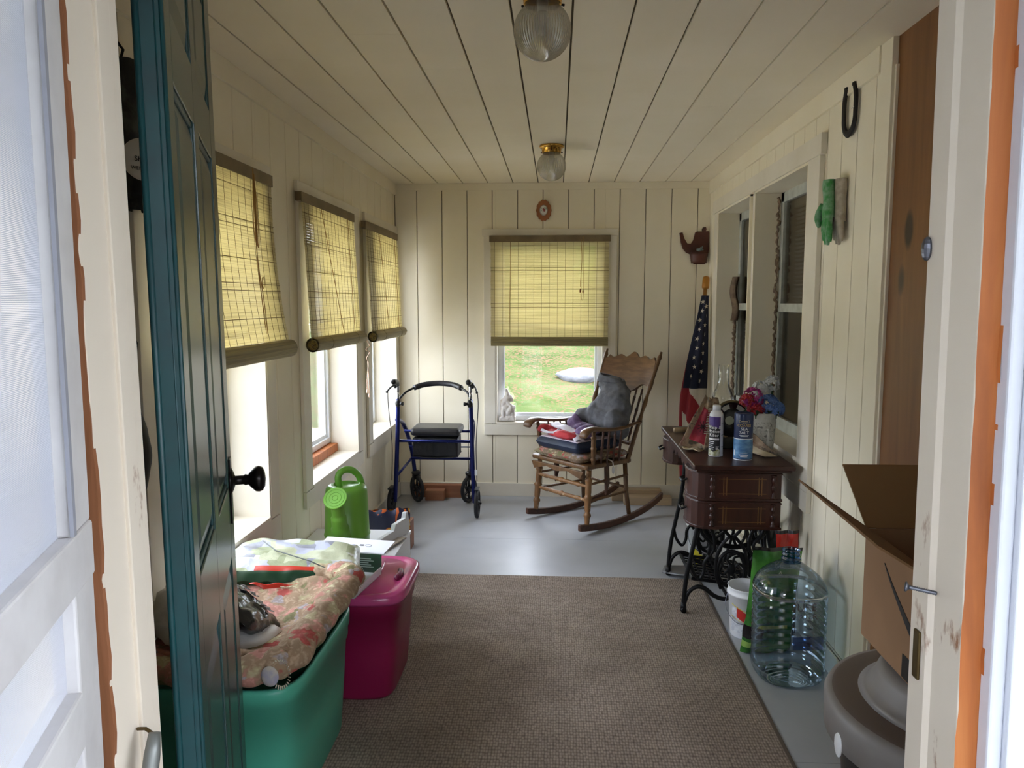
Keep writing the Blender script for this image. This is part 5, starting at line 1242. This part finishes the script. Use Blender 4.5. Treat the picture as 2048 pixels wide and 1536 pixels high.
t, m = foil_bag('green_foil_bag', 'green foil bag standing behind the clear water jug', (.875, 3.14, 0), .2, .22, .455, .10, [(.97, 1, 0, 1, 2), (.60, .66, .1, .5, 1), (.26, .3, .2, .8, 3), (.15, .26, 0, .3, 2), (.46, .56, .15, .6, 4), (.06, .13, .0, 1, 5)], (.06, .07), 1)
m.build('bag_body', [foil_green, foil_white, foil_black, foil_yel, foil_lt, foil_lt], t, smooth=True)
m = MB(); text_on(m, 'KE', .035, frame_m((-.01, -.04, .395), (1, 0, 0), (0, 0, 1)), ext=.001); text_on(m, 'A', .035, frame_m((-.005, -.05, .36), (1, 0, 0), (0, 0, 1)), ext=.001); m.build('bag_lettering', M('pale_yellow_print', 'd8d29a', .4), t)
t, m = foil_bag('red_foil_bag', 'red topped black foil bag behind the neck of the clear jug', (.985, 3.30, 0), .1, .13, .475, .06, [(.78, .98, .18, .95, 1), (.80, .86, .3, .6, 3), (.2, .5, .2, .8, 1)], (.02, .0), 5)
m.build('bag_body', [foil_black, foil_red, foil_white, foil_yel], t, smooth=True)

jug_glass = thin_glass('clear_blueish_plastic', (.70, .83, .93), .09, .05, .8); neck_blue = thin_glass('blue_plastic_neck', (.20, .40, .72), .10, .08, .6)
wj = thing('water_jug', 'large clear ribbed plastic water jug with a blue neck by the right wall', 'water jug', (.905, 2.935, 0), rotz=.12)
pr = [(.075, .012), (.10, .004), (.118, .010), (.127, .03), (.129, .05)]
z = .05
while z < .335:
    pr += [(.1295, z), (.130, z+.006), (.1245, z+.013), (.125, z+.018), (.130, z+.024)]; z += .0315
pr += [(.130, .345), (.128, .365), (.118, .39), (.098, .415), (.07, .438), (.048, .452), (.036, .460)]
m = MB(); m.lathe(pr, 72, sup=2.7, cap=False, wob=lambda q, z: 1-(.012*(cos(14*q)) if z > .39 and z < .45 else 0)-.03*math.exp(-((q-5.35)/.15)**2)*(.1 < z < .40)); m.build('jug_body', jug_glass, wj, smooth=True)
m = MB(); m.lathe([(.0, .02), (.04, .018), (.075, .012)], 48, sup=2.4, cap=False); m.build('jug_base', jug_glass, wj, smooth=True)
m = MB(); m.lathe([(.036, .458), (.034, .468), (.036, .47), (.036, .474), (.031, .476), (.031, .484), (.034, .486), (.034, .49), (.031, .492), (.031, .500), (.034, .503), (.033, .508), (.029, .508)], 40, cap=False); m.build('jug_neck', neck_blue, wj, smooth=True)
m = MB(); m.box(-.03, .085, -.117, -.113, .155, .205); m.build('blue_label', thin_glass('pale_blue_label', (.45, .58, .85), .12, .2, .4), wj)
m = MB(); text_on(m, 'PURE', .042, frame_m((.0, -.131, .325), (1, 0, 0), (0, 0, 1)), ext=.0015); text_on(m, 'WATER', .03, frame_m((-.0, -.131, .29), (1, 0, 0), (0, 0, 1)), ext=.0015); 
m.build('embossed_lettering', thin_glass('embossed_plastic', (.78, .84, .92), .35, .1, .8), wj)

# ------------------------------------------------------------------ trash can and cardboard box
can_lid = M('warm_grey_lid', '86807c', .5, col2='7b7571', ns=3); can_rim = M('dark_taupe_rim', '5a4d45', .5); can_body = M('black_can_body', '17181a', .4)
tcn_ = thing('trash_can', 'round trash can with a stepped grey lid at the lower right', 'trash can', (.84, 1.52, .004))
m = MB(); m.lathe([(.20, .0), (.21, .01), (.245, .56), (.245, .60)], 64); m.build('can_body', can_body, tcn_, smooth=True)
m = MB(); m.lathe([(.268, .56), (.277, .562), (.279, .625), (.272, .638), (.262, .640)], 72, cap=False, mi=0); m.build('lid_skirt', can_lid, tcn_, smooth=True)
m = MB(); m.lathe([(.263, .640), (.255, .6435), (.225, .644), (.212, .646)], 72, cap=False); m.build('lid_rim', can_rim, tcn_, smooth=True)
m = MB(); m.lathe([(.213, .646), (.20, .652), (.188, .664), (.178, .69), (.172, .70), (.16, .706), (.0, .712)], 72); m.build('lid_dome', can_lid, tcn_, smooth=True)
m = MB(); m.ell((-.274, -.03, .57), (.004, .02, .028), 10); m.build('white_bag_edge', M('white_liner', 'dcdcdc', .6), tcn_, smooth=True)
card = M('brown_cardboard', '9a7553', .75, col2='8d6a4a', ns=3, bump=.1, bs=50); card_in = M('cardboard_inside', '7d5b3b', .8, col2='86643f', ns=3)
bx = thing('cardboard_box', 'open brown cardboard box with a curved black arrow and flaps up, on the trash can', 'cardboard box', (.68, 1.25, .717))
bw, bl_, bh, tk = .40, .44, .24, .005
m = MB(); m.box(0, tk, 0, bl_, 0, bh); m.box(bw-tk, bw, 0, bl_, 0, bh); m.box(tk, bw-tk, 0, tk, 0, bh); m.box(tk, bw-tk, bl_-tk, bl_, 0, bh); m.box(tk, bw-tk, tk, bl_-tk, 0, tk); m.build('box_body', card, bx, bevel=.001)
def flap(p0, p1, p2, p3, name, mt=None):
    A_, B_, C_, D_ = map(Vector, (p0, p1, p2, p3)); n_ = (B_-A_).cross(D_-A_).normalized()*.004
    m = MB(); m.add([A_, B_, C_, D_, A_+n_, B_+n_, C_+n_, D_+n_], [(0, 3, 2, 1), (4, 5, 6, 7), (0, 1, 5, 4), (1, 2, 6, 5), (2, 3, 7, 6), (3, 0, 4, 7)]); m.build(name, mt or card_in, bx)
flap((0, 0, bh), (0, bl_, bh), (-.15, bl_-.0, bh+.105), (-.15, .02, bh+.09), 'side_flap')
flap((0.0, bl_, bh), (bw, bl_, bh), (bw+.02, bl_+.10, bh+.12), (-.02, bl_+.10, bh+.12), 'back_flap')
flap((bw, 0, bh), (bw, bl_, bh), (bw-.01, bl_, bh+.16), (bw-.01, 0, bh+.16), 'wall_flap')
# swoosh and black tape on the face towards the room
def swoosh():
    up, lo = [], []
    for k in range(25):
        t = k/24; y = .335-.33*t; z = .197-.155*math.sin(t*PI*.42)**.9-.02*t; w_ = .003+.02*math.sin(PI*min(1, t*.9))
        up.append((y, z+w_*.4)); lo.append((y, z-w_*.6))
    return up+lo[::-1]
m = MB(); m.prism(swoosh(), -.0012, -.0002, 'yz'); m.build('black_arrow', M('black_print', '161618', .6), bx)
m = MB(); m.prism([(.0, .0), (.21, .0), (.195, .105), (.17, .105), (.0, .10)] if False else [(.0, .004), (.235, .004), (.235, .05), (.0, .05)], -.0014, -.0002, 'yz'); m.build('black_tape', M('black_tape', '141416', .4), bx)
m = MB(); text_on(m, 'DELIVERY', .034, frame_m((-.0018, .12, .026), (0, -1, 0), (0, 0, 1)), ext=.0004); m.build('tape_lettering', M('pale_tape_print', 'a8c3cf', .5), bx)

# ------------------------------------------------------------------ left side storage
def tote(name, label, cx, cy, rz, L, Wd, H, col, lidcol=None, taper=.88, group=None, gloss=.35):
    "rounded storage tote, long side along its own x"
    t = thing(name, label, 'storage tote', (cx, cy, .004), rotz=rz)
    cm_ = M(name+'_plastic', col, gloss, bump=.05, bs=15)
    def ring(z, k, r_=None):
        # superellipse-ish outline
        return [(L/2*k*(abs(cos(q))**.32)*(1 if cos(q) >= 0 else -1), Wd/2*k*(abs(sin(q))**.32)*(1 if sin(q) >= 0 else -1), z) for q in [2*PI*i/72 for i in range(72)]]
    prof = [(0, taper-.03), (.012, taper), (H*.45, taper+.045), (H*.78, taper+.075), (H*.785, taper+.095), (H-.05, taper+.10), (H-.048, .995), (H-.012, 1.0), (H, .992), (H, .955), (H-.05, .94), (.015, taper-.03)]
    m = MB(); vs = []; fs = []
    for z, k in prof: vs += ring(z, k)
    for i in range(len(prof)-1):
        for j in range(72): fs.append((i*72+j, i*72+(j+1) % 72, (i+1)*72+(j+1) % 72, (i+1)*72+j))
    fs.append(tuple(range(71, -1, -1))); fs.append(tuple((len(prof)-1)*72+j for j in range(72)))
    m.add(vs, fs); m.build('tote_body', cm_, t, smooth=True, bevel=0)
    return t, ring, cm_
tg, ringg, gm = tote('green_tote', 'sea green open storage tote holding a floral cushion, behind the green door', -.935, 2.235, PI/2, .66, .49, .415, '4fa88f')
tpk, ringp, pm = tote('magenta_tote', 'magenta storage tote with its lid on, standing against the green tote', -.865, 2.83, 0, .62, .44, .385, '8a1746')
lidm = M('magenta_lid_plastic', 'bd4a80', .22, bump=.04, bs=15)
m = MB(); vs = []; fs = []
pf = [(.372, 1.0), (.368, 1.03), (.378, 1.045), (.398, 1.04), (.408, 1.0), (.409, .93), (.402, .90), (.402, .86), (.411, .83), (.412, .3), (.412, .02)]
for z, k in pf: vs += ringp(z, k)
for i in range(len(pf)-1):
    for j in range(72): fs.append((i*72+j, i*72+(j+1) % 72, (i+1)*72+(j+1) % 72, (i+1)*72+j))
m.add(vs, fs); lid = m.build('tote_lid', lidm, tpk, smooth=True)
m = MB(); m.tube(qbez([(.262, -.05, .41), (.272, 0, .412), (.262, .05, .41)], 5), [.004]+[.011]*9+[.004], 10); m.build('handle_slot', M('dark_magenta_recess', '6d1c45', .4), lid, smooth=True)
m = MB(); 
for k in range(3): m.tube(qbez([(.12+.03*k, -.14, .411), (.15+.02*k, 0, .412), (.12+.03*k, .14, .411)], 6), .0035, 8)
m.build('lid_rib', lidm, lid, smooth=True)

# floral chair cushion folded into the green tote
fcush = thing('chair_cushion', 'pink floral chair cushion folded into the open green tote', 'cushion', (-.93, 2.23, .476))
m = MB()
path = qbez([(-.22, -.20, .02), (-.20, -.30, .0), (-.10, -.315, -.005), (.02, -.305, -.01), (.14, -.30, .0), (.205, -.25, .01), (.215, -.12, .02), (.225, .02, .03), (.235, .16, .045), (.235, .26, .055), (.14, .32, .04), (.0, .33, .02)], 7)
N_ = len(path); rd = [.052*(.8+.2*math.sin(PI*k/N_))*(1+.10*math.sin(k*1.25))*(1 if 2 < k < N_-3 else .55) for k in range(N_)]
m.tube(path, rd, 16, flat=.78, up=(0, 0, 1))
m.build('cushion_roll', floral1, fcush, smooth=True, sub=1, disp=(.035, .014))
m = MB(); m.grid(lambda u, v: (-.20+.41*u, -.28+.56*v, .02-.075*(math.sin(PI*u)*math.sin(PI*v))**.5+.012*noise.noise(Vector((u*6, v*7, 0)))+.02*u), 30, 36); m.build('cushion_pad', floral1, fcush, smooth=True, solid=.02)
for (x, y, z, rx_) in ((.205, -.315, -.005, 0), (.26, .27, .05, 0)):
    m = MB()
    for k in range(26):
        q = 2*PI*k/26; m.tube([(x+.03*cos(q)*.7, y-.004, z+.034*sin(q)), (x+.04*cos(q+.1)*.7, y-.010, z+.043*sin(q+.1))], .0016, 4)
    m.build('fringe', M('pale_fringe', 'c9c0ac', .9), fcush)
m = MB(); m.ell((.185, -.345, .0), (.024, .009, .028), 16); m.build('cushion_button_end', M('lilac_patch', '9f9bab', .9, col2='b9b1a4', ns=30), fcush, smooth=True)

# bag of potting mix with pale printed top
lg_top = NT('printed_seed_bag'); a = lg_top; tc = a.n('ShaderNodeTexCoord'); v = tc.outputs['Object']
sep = a.n('ShaderNodeSeparateXYZ'); a.l(v, sep.inputs[0])
vo = a.n('ShaderNodeTexVoronoi'); vo.inputs['Scale'].default_value = 15; vo.distance = 'CHEBYCHEV'; a.l(v, vo.inputs['Vector'])
sc3 = a.n('ShaderNodeSeparateColor'); a.l(vo.outputs['Color'], sc3.inputs[0])
c = a.ramp(sc3.outputs[0], [(.0, 'b9bda0'), (.3, '9aa181'), (.45, 'b0b3c4'), (.62, '8d8f99'), (.75, 'c6c8ca'), (.9, 'a6ae8c')], 'CONSTANT')
a.l(c, a.b.inputs['Base Color']); a.b.inputs['Roughness'].default_value = .28; a.bump(a.noise(v, 16, 4), .5, .012); lg_top = a.m
sb = thing('seed_bag', 'plump plastic bag with pale printed top and green and red edge, lying across the totes', 'bag', (-.945, 2.64, .515), rotz=.10)
sb.rotation_euler = (.10, .04, .12)
m = pillow(.48, .30, .12, 36, 4, .02, 3)
fz = []
m2 = MB()
def sbf(sgn):
    def g(u, v):
        x, y = 2*u-1, 2*v-1; e = max(0, (1-abs(x)**5)*(1-abs(y)**4))**.5
        n = .018*noise.noise(Vector((x*2.5, y*3, sgn)))*e
        return (x*.24*(1-.08*y), y*.15, sgn*.05*e+n+.012*math.sin(x*22)*(abs(y) > .9)*.3)
    return g
m2.grid(sbf(1), 40, 30, lambda u, v: 1 if v < .07 else (2 if v < .13 and .3 < u < .8 else 0)); m2.grid(sbf(-1), 40, 30, 1)
m2.build('bag_body', [lg_top, M('dark_green_bag_side', '22402a', .3, bump=.3, bs=30), M('red_bag_band', 'bb3424', .3)], sb, smooth=True)
m = MB(); m.grid(lambda u, v: (-.11+.24*u, -.155-.006*v, .01-.04*v*(1-abs(2*u-1))-.012+.004*sin(u*20)), 20, 6); m.build('red_pennant', bpy.data.materials['red_bag_band'], sb, smooth=True, solid=.002)
m = MB(); text_on(m, 'TURF', .022, frame_m((.02, -.1635, -.016), (1, 0, 0), (0, -.1, 1)), ext=.001); m.build('bag_lettering', M('cream_print', 'e3dcc4', .5), sb)
m = MB(); m.tube([(-.05, -.03, .062), (.08, -.10, .058), (.16, -.135, .04)], .0022, 5); m.tube([(-.05, -.03, .062), (-.12, .06, .06)], .0022, 5); m.build('dark_print_line', M('dark_print_line', '3d4440', .5), sb)

# black plastic bag with white printed panels
bb = thing('black_bag', 'black plastic bag with small white printed panels stuffed in the green tote', 'bag', (-.955, 2.20, .53)); bb.rotation_euler = (-.55, .55, -.35)
m = MB()
def bbf(sg):
    def g(u, v):
        x, y = 2*u-1, 2*v-1; e = max(0, (1-abs(x)**4)*(1-abs(y)**4))**.5
        return (x*.115, y*.13, sg*.035*e+.012*noise.noise(Vector((x*4, y*4, sg*2))))
    return g
m.grid(bbf(1), 24, 24); m.grid(bbf(-1), 24, 24); m.build('bag_body', M('crinkled_black_plastic', '17171a', .22, bump=.5, bs=35, bd=.006), bb, smooth=True)
for (x, y) in ((-.05, .05), (-.018, .06), (.03, .035), (.058, .045)):
    m = MB(); m.grid(lambda u, v: (x-.012+.026*u, y-.018+.036*v, .044+.002*sin(9*u)), 4, 4); m.build('printed_panel', M('grey_print_panel', '8b8e93', .5, col2='35363a', ns=160, lo=.45, hi=.55), bb, solid=.001)
for (x, y) in ((-.045, .018), (.038, .0)):
    m = MB(); m.tube([(x+.006*cos(q), y+.006*sin(q), .045) for q in [2*PI*k/12 for k in range(12)]], .0013, 5, closed=True); m.build('printed_ring', foil_white, bb)
wbm = M('white_plastic_bag', 'd3d1cd', .45, bump=.4, bs=14, bd=.01)
def crumple(name, label, loc, dims, seed, mt=wbm, rot=None):
    m = MB()
    m.ell((0, 0, 0), dims, 40)
    m.v = [tuple(Vector(p)*(1+.30*noise.noise(Vector(p)*14+Vector((seed, 0, 0)))+.12*noise.noise(Vector(p)*40))) for p in m.v]
    o = m.build(name, mt, smooth=True, loc=loc, rot=rot); return tag(o, label, 'bag')
crumple('white_bag', 'crumpled white plastic bag under the black bag in the green tote', (-.93, 2.14, .445), (.11, .10, .045), 1)
crumple('white_bag', 'large crumpled white bag at the left of the open green door', (-1.06, 2.10, .565), (.10, .14, .085), 5, M('white_grey_bag', 'c4c0b8', .5, bump=.4, bs=14, bd=.01))
# flattened printed carton under the seed bag
ct = thing('open_carton', 'opened white and green printed carton lying on the magenta lid', 'carton', (-.775, 2.75, .418), rotz=-.15)
white_card = M('white_card', 'd9dadf', .5); 
m = MB(); m.box(-.16, .10, -.17, .08, 0, .004); m.box(-.16, .10, -.172, -.168, 0, .02); m.box(.097, .10, -.17, .08, 0, .028)
m.build('carton_tray', white_card, ct)
m = MB(); m.v = []; m.add([(-.16, .08, .0), (.10, .08, .0), (.10, .085, .075), (-.16, .085, .075), (-.16, .084, .0), (.10, .084, .0), (.10, .089, .075), (-.16, .089, .075)], [(0, 1, 2, 3), (5, 4, 7, 6), (0, 4, 5, 1), (3, 2, 6, 7), (1, 5, 6, 2), (4, 0, 3, 7)]); m.build('green_inner_wall', M('green_carton_print', '2c5a38', .4, col2='36463a', ns=12), ct)
m = MB()
for k in range(5): m.box(-.03, .07-.01*(k % 3), .078, .0795, .024+.008*k, .027+.008*k)
m.build('pale_print_lines', M('pale_print_lines', 'a8b8ad', .5), ct)
m = MB(); m.add([(-.17, .086, .075), (.11, .086, .075), (.125, .17, .10), (-.16, .17, .10), (-.17, .086, .079), (.11, .086, .079), (.125, .17, .104), (-.16, .17, .104)], [(0, 3, 2, 1), (4, 5, 6, 7), (0, 1, 5, 4), (1, 2, 6, 5), (2, 3, 7, 6), (3, 0, 4, 7)]); fl_ = m.build('white_flap', white_card, ct)
m = MB(); 
fm_ = frame_m((.03, .128, .0925), (1, 0, 0), (0, .084, .025)); fm_.translation += Vector((0, 0, .0))
m.T = Matrix.Translation((.03, .128, .0935+.0)) @ Matrix.Rotation(.29, 4, 'X')
m.tube([(.012*cos(q), .007*sin(q), 0) for q in [2*PI*k/16 for k in range(16)]], .0008, 4, closed=True); m.box(-.035, -.02, -.005, .005, -.0005, .0005); m.build('printed_symbols', M('grey_symbol_print', '8c8c94', .5), fl_)

# white box with the watering can
wb = thing('white_carton', 'large flat white box under the green watering can', 'box', (-.93, 3.40, .004))
m = MB(); m.box(-.245, .215, -.25, .26, 0, .315); m.build('box_body', white_card, wb, bevel=.003)
m = MB(); m.box(-.25, .22, -.255, .265, .315, .33); m.build('box_lid', white_card, wb, bevel=.002)
tr_ = thing('slotted_board', 'white slotted plastic board leaning beside the watering can', 'board', (-.80, 3.38, .336), rotz=.0)
tr_.rotation_euler = (0, -.10, -.30)
m = MB(); m.prism([(-.22, 0), (.26, 0), (.27, .055), (.265, .10), (.25, .10), (.235, .075), (.14, .07), (.12, .045), (-.21, .03)], -.012, .012, 'yz'); m.build('panel_body', M('glossy_white_plastic', 'd8dbe2', .3), tr_, bevel=.002)
m = MB(); m.box(.012, .055, -.2, .15, 0, .006); m.build('beige_strip', M('beige_strip', 'a79c90', .6), tr_)
for (y, ) in ((-.03,), (.03,), (.06,)):
    m = MB(); m.tube([(.036, y, .006), (.036, y, .008)], .005, 8); m.build('dark_slot', black_pl, tr_)
m = MB(); m.box(-.0135, -.0122, -.06, -.02, .006, .028); m.build('printed_mark', M('dark_mark', '3f434c', .5), tr_)
wc = thing('watering_can', 'lime green plastic watering can standing on the white box', 'watering can', (-.945, 3.36, .335), rotz=math.radians(-90))
gp = M('lime_green_plastic', '6aa83a', .36, col2='72ad40', ns=3); gpl = M('bright_green_rose', '79b83f', .4)
m = MB(); m.lathe([(.0, .0), (.094, .0), (.098, .006), (.1, .065), (.103, .070), (.103, .076), (.1, .079), (.094, .25), (.093, .27), (.090, .285), (.08, .295), (.062, .302), (.06, .300), (.06, .292), (.0, .290)], 56); m.build('can_body', gp, wc, smooth=True)
m = MB(); m.tube(qbez([(.07, 0, .06), (.115, 0, .13), (.135, 0, .20), (.155, 0, .262)], 8), [.055, .052, .048, .043]+[.040]*5+[.034]*6+[.028]*6+[.024]*4, 18); m.build('spout', gp, wc, smooth=True)
m = MB(); dr = Vector((.75, 0, .66)).normalized(); b_ = Vector((.155, 0, .262)); m.tube([b_, b_+dr*.018, b_+dr*.026, b_+dr*.030], [.026, .050, .0525, .050], 36); 
ro = m.build('spout_rose', gpl, wc, smooth=False, bevel=.001)
m = MB()
for rr_ in (.012, .026, .040):
    e1 = Vector((0, 1, 0)); e2 = dr.cross(e1)
    m.tube([b_+dr*.0305+(e1*cos(q)+e2*sin(q))*rr_ for q in [2*PI*k/30 for k in range(30)]], .0012, 5, closed=True)
m.build('rose_rings', gpl, ro, smooth=True)
m = MB(); m.T = Matrix.Rotation(-.75, 4, 'Z'); m.tube(qbez([(.035, 0, .292), (.04, 0, .34), (.015, 0, .365), (-.03, 0, .36), (-.065, 0, .33), (-.082, 0, .285)], 7), .0135, 14, flat=1.15); m.build('handle', gp, wc, smooth=True)
# navy patterned pack and small brown box behind
nb = thing('patterned_bag', 'navy bag with orange and yellow pattern behind the watering can', 'bag', (-.93, 3.93, 0), rotz=.25)
m = MB()
def nbf(sg):
    def g(u, v):
        x = 2*u-1; e = max(0, (1-abs(x)**4))**.5*(1-v)**.5
        return (x*.16, sg*.10*e, .36*v+.012*noise.noise(Vector((x*4, v*4, sg))))
    return g
a = NT('navy_flame_print'); tc = a.n('ShaderNodeTexCoord'); f = a.noise(tc.outputs['Object'], 9, 2, .5, 1.5); a.l(a.ramp(f, [(.0, '131a3d'), (.52, '131a3d'), (.55, 'c05a1f'), (.60, 'd9b63a'), (.64, 'd8d2c2'), (.68, '161d45')], 'CONSTANT'), a.b.inputs['Base Color']); a.b.inputs['Roughness'].default_value = .5
m.grid(nbf(-1), 24, 20); m.grid(nbf(1), 24, 20); m.build('bag_body', a.m, nb, smooth=True)
m = MB(); m.box(-.05, .05, -.05, .05, 0, .17); tag(m.build('small_box', M('plain_brown_box', '7b4f35', .7), loc=(-.90, 4.42, 0), bevel=.003), 'small reddish brown box on the floor behind the white box', 'box')

# ------------------------------------------------------------------ things hanging on the left wall behind the door
blackc = M('dark_canvas', '1d1f1e', .85, col2='3a3f38', ns=14, lo=.5, hi=.6, bump=.3, bs=20, bd=.01); whitep = M('white_badge', 'd8d6d0', .5)
hb = thing('hanging_bag', 'dark patterned bag with a round white lettered badge, hanging behind the green door', 'bag', (XL+.012, 2.07, 1.75), rotz=0)
m = MB(); m.grid(lambda u, v: (.012+.045*math.sin(PI*u)+.012*noise.noise(Vector((u*5, v*7, 0))), .10-.21*u*(1-.62*max(0, v-.45)*1.6)-.03*(v > .9), .32-.37*v+.02*math.sin(PI*u)*(v < .1)), 24, 30); m.grid(lambda u, v: (.002, .10-.21*u*(1-.62*max(0, v-.45)*1.6), .32-.37*v), 12, 20)
m.build('bag_body', blackc, hb, smooth=True, solid=.003)
m = MB(); BF = Matrix.Translation((.085, -.045, .075)) @ Matrix.Rotation(-.75, 4, 'Z'); m.T = BF @ Matrix.Rotation(PI/2, 4, 'Y'); m.lathe([(.0, .0), (.055, .0), (.055, .003), (.0, .0035)], 40)
bdg = m.build('round_badge', whitep, hb)
m = MB(); text_on(m, 'SHAKER', .019, BF @ frame_m((.0045, .01, .0), (0, 1, 0), (0, 0, 1)), ext=.0004); text_on(m, 'WENTWORTH', .013, BF @ frame_m((.0045, .01, -.024), (0, 1, 0), (0, 0, 1)), ext=.0004); m.build('badge_lettering', M('black_lettering', '202022', .5), bdg)
m = MB(); m.tube([(.005, .0, .33), (.02, .0, .37), (.004, .0, .39)], .004, 6); m.build('hanging_loop', blackc, hb)
jk = thing('hanging_coat', 'black coat edge hanging low on the left wall behind the green door', 'coat', (XL+.012, 2.03, .84))
m = MB(); m.grid(lambda u, v: (.01+.05*math.sin(PI*u)*math.sin(PI*min(1, v+.1)), -.05+(.13*math.sin(PI*v)**.8+.02*noise.noise(Vector((3, v*5, 3))))*(1-u)-.10*u, .40*v), 18, 24); m.build('coat_body', M('black_wool', '101012', .9, bump=.3, bs=40), jk, smooth=True, solid=.012)
m = MB(); m.tube([(.02, .0, .36), (.03, .01, .5), (.004, .01, .56)], .006, 6); m.build('coat_loop', M('black_loop', '101012', .9), jk)
